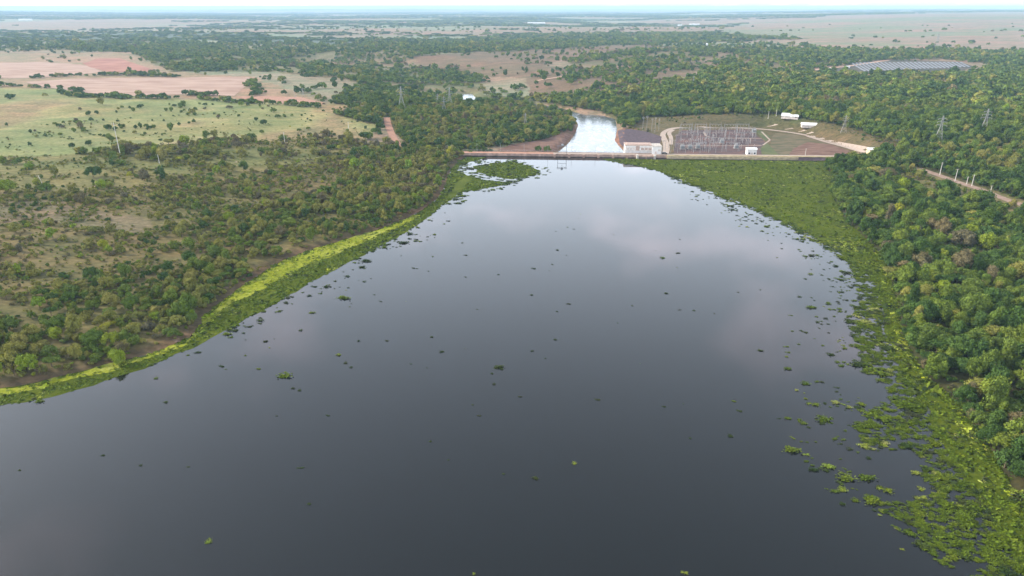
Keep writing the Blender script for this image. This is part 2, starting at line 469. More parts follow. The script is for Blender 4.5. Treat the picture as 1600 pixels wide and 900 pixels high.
# ------------------------------------------------------------------ land cover (each polygon in photo pixels, put on the ground)
# name, polygon, ground colour, tree cover 0..1, shrub cover 0..1, kind of mix, tree size
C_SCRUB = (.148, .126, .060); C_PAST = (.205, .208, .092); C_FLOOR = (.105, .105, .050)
C_CLEAR = (.170, .122, .085); C_FAR = (.265, .195, .150); C_FARG = (.20, .195, .125)
COVER = [
    ('far_plain', [(-900, 13), (2500, 13), (2500, 80), (-900, 80)], C_FAR, .07, .0, 'far', 7),
    ('far_left_belt', [(-500, 62), (60, 62), (140, 66), (260, 60), (330, 72), (240, 84), (120, 80), (0, 78), (-500, 86)], C_FARG, .55, 0, 'wood', 7),
    ('right_pasture', [(1130, 42), (1300, 24), (2300, 12), (2300, 84), (1280, 78), (1130, 62)], C_FARG, .012, 0, 'far', 8),
    ('pasture', [(-800, 128), (60, 135), (230, 152), (520, 160), (600, 185), (560, 232), (300, 246), (0, 262), (-800, 300)], C_PAST, .008, .016, 'past', 4.5),
    ('left_fields', [(-500, 82), (200, 82), (260, 110), (400, 122), (520, 164), (240, 152), (60, 135), (-500, 128)], (.28, .205, .145), .01, .02, 'past', 4),
    ('open_scrub', [(-800, 255), (0, 246), (300, 236), (560, 224), (640, 222), (690, 240), (560, 290), (300, 320), (0, 345), (-800, 420)], (.168, .156, .066), .035, .34, 'scrub', 5),
    ('scrub', [(-800, 330), (0, 300), (240, 290), (420, 272), (560, 232), (640, 222), (730, 240), (700, 300), (330, 480), (0, 610), (-800, 800)], C_SCRUB, .11, .66, 'scrub', 4.2),
    ('bare_glade', [(0, 312), (100, 310), (230, 345), (250, 372), (120, 350), (0, 345)], (.175, .14, .092), .01, .30, 'scrub', 3),
    ('scrub_row', [(100, 242), (330, 222), (500, 214), (560, 222), (520, 240), (330, 248), (100, 256)], (.168, .152, .066), .11, .30, 'scrub', 6),
    ('left_bank_wood', [(-300, 560), (0, 488), (100, 458), (170, 432), (290, 415), (345, 375), (430, 325), (520, 290), (560, 235), (650, 228), (735, 238), (712, 268), (705, 318),
                        (610, 372), (490, 415), (350, 495), (300, 555), (0, 635), (-300, 720)], (.15, .125, .06), .82, .5, 'leftwood', 4.4),
    ('river_wood', [(520, 160), (560, 128), (420, 112), (270, 112), (205, 84), (330, 68), (560, 70), (650, 80), (720, 92), (740, 118), (760, 148), (905, 172), (905, 182), (880, 205), (830, 224), (720, 236), (640, 222), (600, 185)], (.17, .155, .085), .50, .3, 'wood', 6.5),
    ('spit_wood', [(520, 176), (640, 172), (720, 162), (800, 168), (860, 172), (898, 184), (894, 204), (850, 220), (790, 226), (735, 236), (640, 226), (600, 200)], (.13, .11, .055), .85, .3, 'spit', 5.5),
    ('clearing', [(640, 104), (640, 90), (800, 78), (1000, 68), (1050, 72), (990, 84), (880, 92), (850, 104), (1000, 104), (1085, 112), (1065, 130), (960, 142), (880, 150), (830, 150), (820, 122)], C_CLEAR, .045, .06, 'past', 6),
    ('clearing_wood', [(880, 94), (960, 82), (1080, 74), (1300, 76), (1260, 104), (1180, 112), (1090, 112), (1000, 102), (900, 104)], (.18, .14, .085), .42, .2, 'wood', 7),
    ('belt', [(560, 62), (800, 56), (930, 52), (1100, 52), (1270, 60), (1130, 66), (1000, 70), (800, 80), (650, 84), (560, 74)], C_FLOOR, .72, 0, 'wood', 7),
    ('clear_scatter', [(880, 108), (1000, 104), (1070, 112), (1060, 132), (960, 146), (880, 136)], C_CLEAR, .26, .1, 'wood', 6),
    ('right_wood', [(760, 150), (880, 150), (960, 145), (1070, 128), (1100, 112), (1250, 112), (1300, 118), (1520, 114), (1560, 100), (2300, 96), (2300, 236), (1600, 230), (1400, 232), (1340, 212), (1290, 200), (1200, 184), (1080, 184), (1030, 190), (985, 200), (968, 190), (940, 176), (860, 164), (760, 158)], C_FLOOR, .92, .2, 'wood', 7),
    ('wood_opening', [(1380, 118), (1440, 115), (1495, 120), (1500, 131), (1440, 134), (1400, 130)], (.19, .155, .095), .34, .1, 'spit', 6),
    ('wood_opening', [(1085, 92), (1130, 84), (1190, 82), (1205, 98), (1150, 106), (1100, 106)], (.20, .145, .10), .16, .05, 'wood', 6),
    ('wood_opening', [(540, 80), (620, 82), (650, 92), (660, 112), (600, 116), (560, 104), (500, 98), (470, 88)], (.20, .165, .11), .26, .1, 'wood', 6.5),
    ('wood_opening', [(330, 72), (430, 70), (520, 74), (480, 80), (380, 82)], (.22, .20, .13), .10, 0, 'wood', 6.5),
    ('solar_belt', [(1280, 80), (1400, 80), (1600, 82), (2300, 82), (2300, 100), (1560, 102), (1500, 94), (1400, 92), (1330, 94), (1250, 104)], C_FLOOR, .62, .2, 'wood', 7.5),
    ('yard_side', [(1000, 184), (1080, 180), (1200, 178), (1290, 192), (1350, 206), (1390, 222), (1440, 236), (1390, 250), (1320, 256), (1040, 250), (985, 225), (975, 205)], (.120, .098, .054), 0, .12, 'past', 3),
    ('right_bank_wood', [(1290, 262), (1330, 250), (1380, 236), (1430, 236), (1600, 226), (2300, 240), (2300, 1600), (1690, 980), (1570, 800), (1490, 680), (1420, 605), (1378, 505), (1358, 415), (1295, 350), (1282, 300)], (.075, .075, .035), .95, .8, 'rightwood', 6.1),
    ('pale_wood', [(1400, 232), (1600, 226), (1800, 232), (1800, 266), (1600, 270), (1500, 268), (1440, 256)], (.14, .12, .06), .84, .4, 'spit', 5.6),
    ('road_glade', [(1405, 264), (1440, 262), (1500, 284), (1560, 300), (1640, 324), (1640, 352), (1545, 332), (1500, 314), (1445, 306), (1410, 290)], (.17, .15, .075), .10, .35, 'spit', 4.5),
]
cover_w = []
allp = np.array([(a, max(b, 12.5)) for c in COVER for a, b in c[1]], float)
allg = ground_at(allp[:, 0], allp[:, 1])[:, :2]
k0 = 0
for nm, pp, gc, tc_, sc_, mix, size in COVER:
    cover_w.append((nm, [tuple(p) for p in allg[k0:k0 + len(pp)]], gc, tc_, sc_, mix, size))
    k0 += len(pp)

def cover_index(x, y):
    idx = np.zeros(np.shape(x), int)
    wob = np.minimum(np.hypot(x, y) * .012, 40)
    xx = x + (fbm(x / 22, y / 22, 41, 2) - .5) * wob
    yy = y + (fbm(x / 22, y / 22, 43, 2) - .5) * wob * 2.5
    for k, c in enumerate(cover_w):
        idx[inside(c[1], xx, yy)] = k
    return idx

# ------------------------------------------------------------------ ground sheet
ang = np.concatenate([np.linspace(-52, 52, 640), np.linspace(52, 308, 92)[1:-1]])
ang = np.radians(ang)
rad = np.geomspace(45, 32000, 470)
NA, NR = len(ang), len(rad)
A, Rr = np.meshgrid(ang, rad)
GX, GY = (Rr * np.sin(A)).ravel(), (Rr * np.cos(A)).ravel()
GH = height(GX, GY)
V = np.stack([GX, GY, GH], -1)
V = np.vstack([V, [[0, 0, -3.0]]])
i, j = np.meshgrid(np.arange(NR - 1), np.arange(NA), indexing='ij')
jn = (j + 1) % NA
Q = np.stack([i * NA + j, (i + 1) * NA + j, (i + 1) * NA + jn, i * NA + jn], -1).reshape(-1, 4)[:, ::-1]
T = np.stack([np.full(NA, NR * NA), np.arange(NA), (np.arange(NA) + 1) % NA], -1)[:, ::-1]

def ground_material():
    m, N, L, b = new_mat('ground')
    a = N.new('ShaderNodeAttribute'); a.attribute_name = 'landcover'
    geo = N.new('ShaderNodeNewGeometry')
    def noise(scale, detail, streak=(1, 1, 1)):
        mp = N.new('ShaderNodeMapping'); mp.inputs['Scale'].default_value = streak
        L.new(geo.outputs['Position'], mp.inputs['Vector'])
        n = N.new('ShaderNodeTexNoise'); n.inputs['Scale'].default_value = scale; n.inputs['Detail'].default_value = detail
        n.inputs['Roughness'].default_value = .65
        L.new(mp.outputs[0], n.inputs['Vector']); return n.outputs['Fac']
    def ramp(f, p0, c0, p1, c1):
        r = N.new('ShaderNodeValToRGB'); r.color_ramp.elements[0].position = p0; r.color_ramp.elements[1].position = p1
        r.color_ramp.elements[0].color = c0 + (1,); r.color_ramp.elements[1].color = c1 + (1,)
        L.new(f, r.inputs[0]); return r.outputs[0]
    def mix(kind, f, c1, c2):
        n = N.new('ShaderNodeMixRGB'); n.blend_type = kind
        if isinstance(f, float): n.inputs[0].default_value = f
        else: L.new(f, n.inputs[0])
        for k, c in ((1, c1), (2, c2)):
            if isinstance(c, tuple): n.inputs[k].default_value = c + (1,)
            else: L.new(c, n.inputs[k])
        return n.outputs[0]
    c = a.outputs['Color']
    c = mix('MULTIPLY', 1.0, c, ramp(noise(.30, 8, (1, 1.5, 1)), .34, (.58, .62, .55), .66, (1.36, 1.32, 1.28)))
    c = mix('MULTIPLY', 1.0, c, ramp(noise(.035, 7, (1, 1.6, 1)), .35, (.72, .82, .70), .65, (1.22, 1.12, 1.1)))
    c = mix('MULTIPLY', 1.0, c, ramp(noise(.004, 8, (1, 2.2, 1)), .38, (.84, .98, .86), .62, (1.16, 1.0, .98)))
    pale = ramp(noise(.055, 5, (1, 1.2, 1)), .66, (0, 0, 0), .74, (1, 1, 1))
    sandy = mix('MULTIPLY', 1.0, pale, ramp(a.outputs['Alpha'], .3, (0, 0, 0), .7, (.75, .75, .75)))
    c = mix('MIX', sandy, c, (.42, .285, .215))
    L.new(c, b.inputs['Base Color'])
    b.inputs['Roughness'].default_value = .95; b.inputs['Specular IOR Level'].default_value = .1
    return m

gidx = cover_index(GX, GY)
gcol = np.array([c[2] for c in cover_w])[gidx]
galpha = np.array([1.0 if c[0] in ('scrub', 'bare_glade', 'open_scrub', 'left_bank_wood') else 0.0 for c in cover_w])[gidx]
# far plain: broad belts of paler pasture and darker vegetation, as seen on the farms
rr = np.hypot(GX, GY)
fb = fbm(GX / 1400, GY / 700, 61, 4)
fg = np.array([.21, .235, .17]); fd = np.array([.10, .13, .10])
isfar = (gidx == 0)[:, None]
gcol = np.where(isfar, gcol * (1 - sstep(.42, .58, fb))[:, None] + fg * sstep(.42, .58, fb)[:, None], gcol)
gcol = np.where(isfar & (fb > .62)[:, None], fd, gcol)
isr = np.array([c[0] == 'right_pasture' for c in cover_w])[gidx][:, None]
fr = fbm(GX / 700, GY / 330, 67, 3)[:, None]
gcol = np.where(isr, np.array([.27, .195, .155]) * sstep(.45, .6, fr) + np.array([.20, .205, .135]) * (1 - sstep(.45, .6, fr)), gcol)
isp = np.array([c[0] == 'pasture' for c in cover_w])[gidx][:, None]
fp = fbm(GX / 60, GY / 110, 71, 3)[:, None]
gcol = np.where(isp, gcol * (1 - sstep(.5, .7, fp)) + np.array([.235, .185, .105]) * sstep(.45, .68, fp), gcol)
# mud and dry reeds along the water line, earth on the river banks
sdg = sdist(RES, GX, GY)
mud = (sstep(7, 3, sdg) * (rr < 900))[:, None]
gcol = gcol * (1 - mud) + np.where((GX > 0)[:, None], np.array([.065, .062, .03]), np.array([.125, .085, .055])) * mud
svg = sdist(RIV, GX, GY)
rb = (sstep(26, 8, svg) * (rr < 720) * (rr > 530))[:, None]
gcol = gcol * (1 - rb) + np.array([.21, .115, .085]) * rb
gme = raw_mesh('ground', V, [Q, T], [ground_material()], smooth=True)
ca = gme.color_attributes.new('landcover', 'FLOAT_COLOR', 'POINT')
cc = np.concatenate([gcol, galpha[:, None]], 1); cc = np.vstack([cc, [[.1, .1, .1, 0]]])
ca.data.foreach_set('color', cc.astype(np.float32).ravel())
ground = bpy.data.objects.new('ground', gme); COL.objects.link(ground)
tag(ground, 'rolling farmland and scrub ground stretching to the horizon', kind='structure')

# ------------------------------------------------------------------ water
def water_material(name, base, ior, bump, scale, rough):
    m, N, L, b = new_mat(name)
    b.inputs['Base Color'].default_value = base + (1,)
    b.inputs['IOR'].default_value = ior
    b.inputs['Specular IOR Level'].default_value = .5
    geo = N.new('ShaderNodeNewGeometry')
    big = N.new('ShaderNodeTexNoise'); big.inputs['Scale'].default_value = .012; big.inputs['Detail'].default_value = 4
    mp = N.new('ShaderNodeMapping'); mp.inputs['Scale'].default_value = (1, 2.5, 1)
    L.new(geo.outputs['Position'], mp.inputs['Vector']); L.new(mp.outputs[0], big.inputs['Vector'])
    mr = N.new('ShaderNodeMapRange'); mr.inputs['To Min'].default_value = rough * .6; mr.inputs['To Max'].default_value = rough * 1.5
    L.new(big.outputs['Fac'], mr.inputs['Value']); L.new(mr.outputs[0], b.inputs['Roughness'])
    nz = N.new('ShaderNodeTexNoise'); nz.inputs['Scale'].default_value = scale; nz.inputs['Detail'].default_value = 3
    L.new(mp.outputs[0], nz.inputs['Vector'])
    bp = N.new('ShaderNodeBump'); bp.inputs['Strength'].default_value = bump; bp.inputs['Distance'].default_value = .05
    L.new(nz.outputs['Fac'], bp.inputs['Height']); L.new(bp.outputs[0], b.inputs['Normal'])
    return m

def drape(name, poly, mat, z=None, off=.05, step=None, label=None, kind='structure', parent=None):
    """a sheet with the outline poly (x,y), laid at level z or on the ground"""
    P = np.array(poly, float)
    pts = [Vector(p) for p in P]
    n = len(pts)
    if step:
        e = []
        for k in range(n):
            a, b = P[k], P[(k + 1) % n]
            m = max(1, int(np.linalg.norm(b - a) / step))
            for q in range(m): e.append(a + (b - a) * q / m)
        ring = e
        x0, y0 = P.min(0); x1, y1 = P.max(0)
        gx, gy = np.meshgrid(np.arange(x0, x1, step), np.arange(y0, y1, step))
        gx, gy = gx.ravel(), gy.ravel()
        k = sdist(poly, gx, gy) < -step * .35
        pts = [Vector(p) for p in ring] + [Vector(p) for p in zip(gx[k], gy[k])]
        n = len(ring)
    out = delaunay_2d_cdt(pts, [(k, (k + 1) % n) for k in range(n)], [], 1, 1e-4)
    V2 = np.array([tuple(v) for v in out[0]])
    zz = np.full(len(V2), float(z)) if z is not None else height(V2[:, 0], V2[:, 1]) + off
    me = bpy.data.meshes.new(name)
    me.from_pydata([(a, b, c) for (a, b), c in zip(V2, zz)], [], out[2]); me.update()
    bm = bmesh.new(); bm.from_mesh(me)
    for f in bm.faces:
        if f.normal.z < 0: f.normal_flip()
    bm.to_mesh(me); bm.free()
    me.materials.append(M[mat] if isinstance(mat, str) else mat)
    o = bpy.data.objects.new(name, me); COL.objects.link(o); o.parent = parent
    return tag(o, label, kind=kind)

M['lake_water'] = water_material('lake_water', (.006, .007, .006), 1.42, .05, .35, .045)
M['river_water'] = water_material('river_water', (.06, .075, .08), 1.5, .8, .22, .16)
def add_foam(m):
    N, L = m.node_tree.nodes, m.node_tree.links; b = N['Principled BSDF']
    geo = N.new('ShaderNodeNewGeometry'); mp = N.new('ShaderNodeMapping'); mp.inputs['Scale'].default_value = (1, .45, 1); mp.inputs['Rotation'].default_value = (0, 0, .35)
    L.new(geo.outputs['Position'], mp.inputs['Vector'])
    n = N.new('ShaderNodeTexNoise'); n.inputs['Scale'].default_value = .16; n.inputs['Detail'].default_value = 8; n.inputs['Roughness'].default_value = .7; n.inputs['Distortion'].default_value = 1.2
    L.new(mp.outputs[0], n.inputs['Vector'])
    r = N.new('ShaderNodeValToRGB'); r.color_ramp.elements[0].position = .46; r.color_ramp.elements[1].position = .68
    r.color_ramp.elements[0].color = (.07, .085, .09, 1); r.color_ramp.elements[1].color = (.34, .37, .39, 1)
    L.new(n.outputs['Fac'], r.inputs[0]); L.new(r.outputs[0], b.inputs['Base Color'])
add_foam(M['river_water'])
lakeP = [(x, y) for x, y in left_tail[::-1]] + [(x - 5, y + 4) for x, y in shoreL] + [tuple(DAM_A + dam_nrm * 2 + dam_dir * 4), tuple(DAM_B + dam_nrm * 2)] + [(x + 5, y) for x, y in shoreR] + right_tail
drape('reservoir_water', lakeP, 'lake_water', z=0.0, label='calm dark reservoir water mirroring the sky')
drape('river_water', RIV, 'river_water', z=RIV_Z, label='pale rippled river below the dam')
# ------------------------------------------------------------------ fields, tracks and yards as sheets on the ground
M['bare_soil'] = soil('bare_soil', (.30, .185, .135), (.44, .305, .235), .02, (1, 4, 1), (.385, .26, .195))
M['red_soil'] = soil('red_soil', (.28, .12, .085), (.40, .20, .14), .02, (1, 1.5, 1))
M['dirt_road'] = soil('dirt_road', (.42, .25, .18), (.56, .38, .28), .25)
M['red_track'] = soil('red_track', (.32, .17, .115), (.43, .25, .175), .3)
M['dirt_earth'] = soil('dirt_earth', (.25, .17, .125), (.36, .26, .20), .3)
M['gravel_road'] = soil('gravel_road', (.36, .28, .225), (.47, .38, .31), .4)
M['yard_gravel'] = soil('yard_gravel', (.078, .058, .060), (.180, .100, .080), .06, (1, 1.6, 1), (.115, .080, .076))
M['rockfill'] = soil('rockfill', (.07, .052, .06), (.125, .09, .10), .35, (1, 1, 1), (.095, .07, .078))
M['lawn'] = soil('lawn', (.070, .095, .040), (.125, .135, .055), .08)
M['dry_grass'] = soil('dry_grass', (.30, .25, .12), (.42, .34, .18), .15)
M['red_earth_yard'] = soil('red_earth_yard', (.125, .066, .048), (.235, .145, .105), .09, (1, 3, 1))
M['yard_grass'] = soil('yard_grass', (.085, .086, .042), (.185, .140, .085), .07, (1, 2.5, 1))
M['crest_red'] = soil('crest_red', (.40, .20, .13), (.52, .30, .21), .3)

def field(name, px, mat, step, label, off=.12):
    return drape(name, gpoly(px), mat, off=off, step=step, label=label)

field('bare_field', [(40, 128), (130, 122.5), (260, 121), (388, 121), (402, 126), (385, 134), (366, 150), (290, 147.5), (210, 150), (140, 146), (100, 140), (55, 134)], 'bare_soil', 16, 'pale pink ploughed field behind the hedge on the left', .25)
field('bare_field', [(-160, 99), (60, 97), (140, 103), (160, 112), (130, 116), (52, 122), (-160, 124)], 'bare_soil', 22, 'pale pink field at the far left edge', .25)
field('red_field', [(128, 99), (150, 92), (188, 91), (212, 100), (240, 109), (222, 114), (168, 112), (140, 105)], 'red_soil', 18, 'bare red soil patch beyond the pink fields', .35)
field('bare_field', [(366, 151), (400, 150), (470, 152), (508, 161), (500, 165.5), (440, 162), (395, 158)], 'red_track', 14, 'narrow pink strip of bare soil reaching the wood', .25)

def strip(name, px, width, mat, label, off=.08, pts=None, z=None):
    """a track of real width along a line of photo pixels"""
    if pts is None:
        p = np.array(px, float); pts = ground_at(p[:, 0], p[:, 1])[:, :2] if z is None else at(p[:, 0], p[:, 1], z)[:, :2]
    p = smooth_line(pts, 2)
    out = [p[0]]
    for a, b in zip(p[:-1], p[1:]):
        m = max(1, int(np.linalg.norm(b - a) / 6))
        out += [a + (b - a) * (q + 1) / m for q in range(m)]
    p = np.array(out)
    t = np.gradient(p, axis=0); t /= np.linalg.norm(t, axis=1)[:, None] + 1e-9
    n = np.stack([-t[:, 1], t[:, 0]], -1)
    w = width / 2 * (1 + .18 * (np.array([vnoise(k * .35, 3.3, 5) for k in range(len(p))]) - .5))
    cols = [p + n * (w * f)[:, None] for f in (-1, -.5, 0, .5, 1)]
    V = np.concatenate(cols); m = len(p)
    Vz = height(V[:, 0], V[:, 1]) + off if z is None else np.full(len(V), z + off)
    k = np.arange(m - 1)
    F = np.concatenate([np.stack([c * m + k, (c + 1) * m + k, (c + 1) * m + k + 1, c * m + k + 1], -1) for c in range(4)])[:, ::-1]
    me = raw_mesh(name, np.concatenate([V, Vz[:, None]], 1), F, [mat], smooth=True)
    bm = bmesh.new(); bm.from_mesh(me)
    for f in bm.faces:
        if f.normal.z < 0: f.normal_flip()
    bm.to_mesh(me); bm.free()
    o = bpy.data.objects.new(name, me); COL.objects.link(o)
    return tag(o, label, kind='structure'), p

roads = []
def road(*a, k2=None, **k):
    o, p = strip(*a, **k); roads.append((p, k2 or a[2])); return o
road('dirt_track', [(604, 184), (606, 194), (611, 208), (619, 222), (624, 230)], 6.5, 'red_track', 'red dirt track climbing through the scrub', .2)
road('dirt_road', [(1436, 264), (1455, 270), (1480, 279), (1510, 289), (1540, 299), (1560, 308), (1600, 322), (1700, 345)], 6, 'dirt_earth', 'reddish dirt road through the right bank wood', .2, k2=12)
road('dirt_road', [(1395, 236), (1350, 232), (1310, 224), (1270, 213), (1230, 206), (1185, 201), (1120, 199), (1060, 199), (1042, 203), (1034, 210), (1040, 222), (1042, 234), (1038, 244)], 5.5, 'gravel_road', 'pale access road around the switchyard', .15)
road('dirt_road', [(1178, 190), (1200, 195), (1225, 199.5), (1250, 204), (1268, 209)], 5, 'gravel_road', 'short pale track to the white sheds', .1)
road('dirt_road', [(1052, 203), (1044, 208), (1049, 215), (1048, 226)], 4, 'gravel_road', 'inner yard track beside the access road', .19)
road('dirt_road', [(1362, 236), (1330, 232), (1290, 222), (1262, 213)], 4.5, 'gravel_road', 'second pale track to the dam end', .23)
road('dirt_road', [(1205, 122), (1250, 113), (1300, 106), (1350, 100), (1390, 94)], 9, 'dirt_road', 'reddish track beside the solar field', .35)
road('field_track', [(840, 126), (900, 118), (960, 108), (1000, 104)], 7, 'dirt_road', 'faint track across the brown clearing', .3)

# switchyard surfaces
drape('switchyard_gravel', [tuple(q) for q in atp([(1052, 244), (1056, 212), (1066, 203.5), (1170, 202), (1196, 222), (1188, 246)], YARD_Z)], 'yard_gravel', z=YARD_Z + .06, label='grey purple gravel floor of the switchyard', kind='structure')
drape('yard_earth', [tuple(q) for q in atp([(1230, 246), (1240, 232), (1262, 222), (1300, 226), (1335, 239), (1330, 250)], YARD_Z)], 'red_earth_yard', z=YARD_Z + .05, label='brown bare earth at the right end of the yard', kind='structure')
drape('yard_grass', [tuple(q) for q in atp([(1200, 246), (1206, 214), (1212, 208), (1240, 210), (1270, 217), (1300, 226), (1262, 224), (1245, 233), (1236, 246)], YARD_Z)], 'yard_grass', z=YARD_Z + .04, label='olive grass right of the switchyard lawn', kind='structure')
drape('lawn', [tuple(q) for q in atp([(1180, 205), (1190, 204), (1204, 214), (1196, 221), (1222, 247), (1192, 247), (1188, 232), (1198, 222)], YARD_Z)], 'lawn', z=YARD_Z + .11, label='dark green lawn strip beside the switchyard', kind='structure')
drape('rockfill_slope', gpoly([(965, 205), (985, 202), (1010, 206), (1034, 214), (1030, 228), (980, 236), (968, 224)]), 'rockfill', off=.25, step=4, label='dark rockfill slope between river and switchyard', kind='structure')
drape('river_bank_earth', gpoly([(776, 235), (800, 226), (846, 219), (884, 208), (893, 212), (880, 228), (866, 237), (800, 238)]), 'red_earth_yard', off=.25, step=4, label='reddish bare earth bank left of the river', kind='structure')
for px in ([(1190, 206), (1203, 219)], [(1203, 219), (1192, 227)], [(1190, 227.5), (1062, 227.5)], [(1100, 206), (1104, 216), (1190, 217)]):
    strip('cable_trench', px, 1.6, 'gravel_road', 'pale concrete cable trench in the switchyard', .17, z=YARD_Z)

# ------------------------------------------------------------------ tree prototypes
def quads(C, Nn, size, rg, tilt=.6):
    """one quad per centre C, facing about along Nn"""
    n = len(C)
    Nn = Nn + rg.normal(0, tilt, (n, 3)); Nn /= np.linalg.norm(Nn, axis=1)[:, None] + 1e-9
    t = np.cross(Nn, rg.normal(0, 1, (n, 3))); t /= np.linalg.norm(t, axis=1)[:, None] + 1e-9
    b = np.cross(Nn, t)
    s = (size * rg.uniform(.6, 1.35, n))[:, None]; e = rg.uniform(.55, 1, n)[:, None]
    V = np.stack([C - t * s - b * s * e * .4, C - t * s * .1 + b * s * e, C + t * s + b * s * e * .3, C + t * s * .2 - b * s * e], 1).reshape(-1, 3)
    return V, np.arange(4 * n).reshape(-1, 4)

def lobes_of(shape, rg):
    L = []
    if shape == 'dome':
        for _ in range(11):
            a, r = rg.uniform(0, 6.283), math.sqrt(rg.uniform(0, 1)) * .68
            L.append((r * math.cos(a), r * math.sin(a), .95 - .42 * r * r + rg.uniform(-.1, .1), rg.uniform(.30, .44), .72))
        for k in range(5):
            a = k * 1.257 + rg.uniform(-.3, .3); L.append((.66 * math.cos(a), .66 * math.sin(a), .52, rg.uniform(.26, .36), .8))
    elif shape == 'round':
        for _ in range(12):
            d = rg.normal(0, 1, 3); d /= np.linalg.norm(d); q = .55
            L.append((d[0] * q, d[1] * q, .9 + d[2] * q * .9, rg.uniform(.32, .46), .9))
    elif shape == 'flat':
        for _ in range(10):
            a, r = rg.uniform(0, 6.283), math.sqrt(rg.uniform(0, 1)) * .8
            L.append((r * math.cos(a), r * math.sin(a), .82 + rg.uniform(-.12, .14), rg.uniform(.24, .38), .55))
    elif shape == 'tall':
        for k in range(12):
            a = rg.uniform(0, 6.283); z = .5 + 1.2 * k / 11; r = .45 * (1 - .45 * k / 11) * rg.uniform(.4, 1)
            L.append((r * math.cos(a), r * math.sin(a), z, rg.uniform(.26, .40), .9))
    elif shape == 'shrub':
        for _ in range(8):
            a, r = rg.uniform(0, 6.283), math.sqrt(rg.uniform(0, 1)) * .6
            L.append((r * math.cos(a), r * math.sin(a), .42 + rg.uniform(-.12, .22), rg.uniform(.28, .45), .85))
    elif shape == 'sparse':
        for _ in range(9):
            a, r = rg.uniform(0, 6.283), math.sqrt(rg.uniform(.05, 1)) * .8
            L.append((r * math.cos(a), r * math.sin(a), .75 + rg.uniform(-.25, .35), rg.uniform(.14, .26), .8))
    return L

def crown_arrays(shape, seed, n, size):
    rg = np.random.default_rng(seed)
    L = lobes_of(shape, rg)
    w = np.array([l[3] ** 2 for l in L]); cnt = np.maximum(4, (n * w / w.sum()).astype(int))
    C, Nn, T = [], [], []
    for (x, y, z, r, fl), c in zip(L, cnt):
        d = rg.normal(0, 1, (c, 3)); d[:, 2] = d[:, 2] + .35; d /= np.linalg.norm(d, axis=1)[:, None]
        q = r * (rg.uniform(.66, 1.06, c) + (rg.uniform(0, 1, c) < .16) * rg.uniform(.05, .42, c))[:, None]
        C.append(np.array([x, y, z]) + d * q * np.array([1, 1, fl]))
        Nn.append(d); T.append(np.clip(np.full(c, rg.uniform(.1, .9)) + rg.normal(0, .16, c), 0, 1))
    C, Nn, T = np.concatenate(C), np.concatenate(Nn), np.concatenate(T)
    V, F = quads(C, Nn, size, rg)
    # knobbly twig mass inside each lobe keeps the crown from being see-through
    cv, cf, ct = [], [], []
    if shape != 'sparse':
        for (x, y, z, r, fl) in L:
            o = len(V) + sum(len(q) for q in cv)
            b = np.array([[0, 0, 1], [.9, 0, .45], [.28, .85, .45], [-.73, .53, .45], [-.73, -.53, .45], [.28, -.85, .45], [.73, .53, -.45], [-.28, .85, -.45], [-.9, 0, -.45], [-.28, -.85, -.45], [.73, -.53, -.45], [0, 0, -1]])
            cv.append(np.array([x, y, z]) + b * r * .72 * np.array([1, 1, fl]) * rg.uniform(.8, 1.15, (12, 1)))
            cf.append(np.array([[0, 1, 2], [0, 2, 3], [0, 3, 4], [0, 4, 5], [0, 5, 1], [1, 6, 2], [2, 7, 3], [3, 8, 4], [4, 9, 5], [5, 10, 1], [6, 7, 2], [7, 8, 3], [8, 9, 4], [9, 10, 5], [10, 6, 1], [11, 7, 6], [11, 8, 7], [11, 9, 8], [11, 10, 9], [11, 6, 10]]) + o)
            ct.append(np.full(20, .35))
    if cv:
        V = np.vstack([V] + cv); return V, F, np.concatenate(cf), np.concatenate([T] + ct)
    return V, F, np.zeros((0, 3), int), T

def trunk_arrays(shape, seed):
    rg = random.Random(seed)
    m = MB()
    h = {'shrub': .35, 'tall': .8}.get(shape, .6)
    m.bar((0, 0, -.06), (0, 0, h * .6), .075, .055, 6); m.bar((0, 0, h * .6), (.02, .02, h), .055, .04, 6)
    for k in range(5 if shape == 'sparse' else 4):
        a = k * 1.5 + rg.uniform(-.4, .4); r = rg.uniform(.3, .6)
        e = (r * math.cos(a), r * math.sin(a), h + rg.uniform(.15, .35))
        m.bar((0, 0, h * rg.uniform(.5, .9)), e, .04, .02, 5)
        if shape == 'sparse':
            for q in range(3):
                b = a + rg.uniform(-.9, .9)
                m.bar(e, (e[0] + .3 * math.cos(b), e[1] + .3 * math.sin(b), e[2] + rg.uniform(.05, .3)), .02, .008, 4)
    return m

LEAFS = ['leaf_dark', 'leaf_mid', 'leaf_olive', 'leaf_lime', 'leaf_dry']
SHAPES = ['dome', 'round', 'flat', 'tall', 'shrub', 'sparse']
crown_near, trunk_near = {}, {}
for si, sh in enumerate(SHAPES):
    for v in range(2):
        V_, F_, G_, T_ = crown_arrays(sh, 100 + si * 10 + v, {'shrub': 750, 'sparse': 520}.get(sh, 1900), {'shrub': .085, 'sparse': .06}.get(sh, .060))
        for lm in LEAFS:
            crown_near[sh, v, lm] = raw_mesh('crown', V_, [F_, G_] if len(G_) else [F_], [lm], T_)
        trunk_near[sh, v] = trunk_arrays(sh, 100 + si * 10 + v).mesh('trunk', 'bark')

protos = bpy.data.collections.new('plant_shapes')       # not linked: only the source of the scattered stuff
PIDX = {}
def proto(key, me):
    PIDX[key] = len(PIDX)
    o = bpy.data.objects.new('shape_%04d' % PIDX[key], me); protos.objects.link(o)

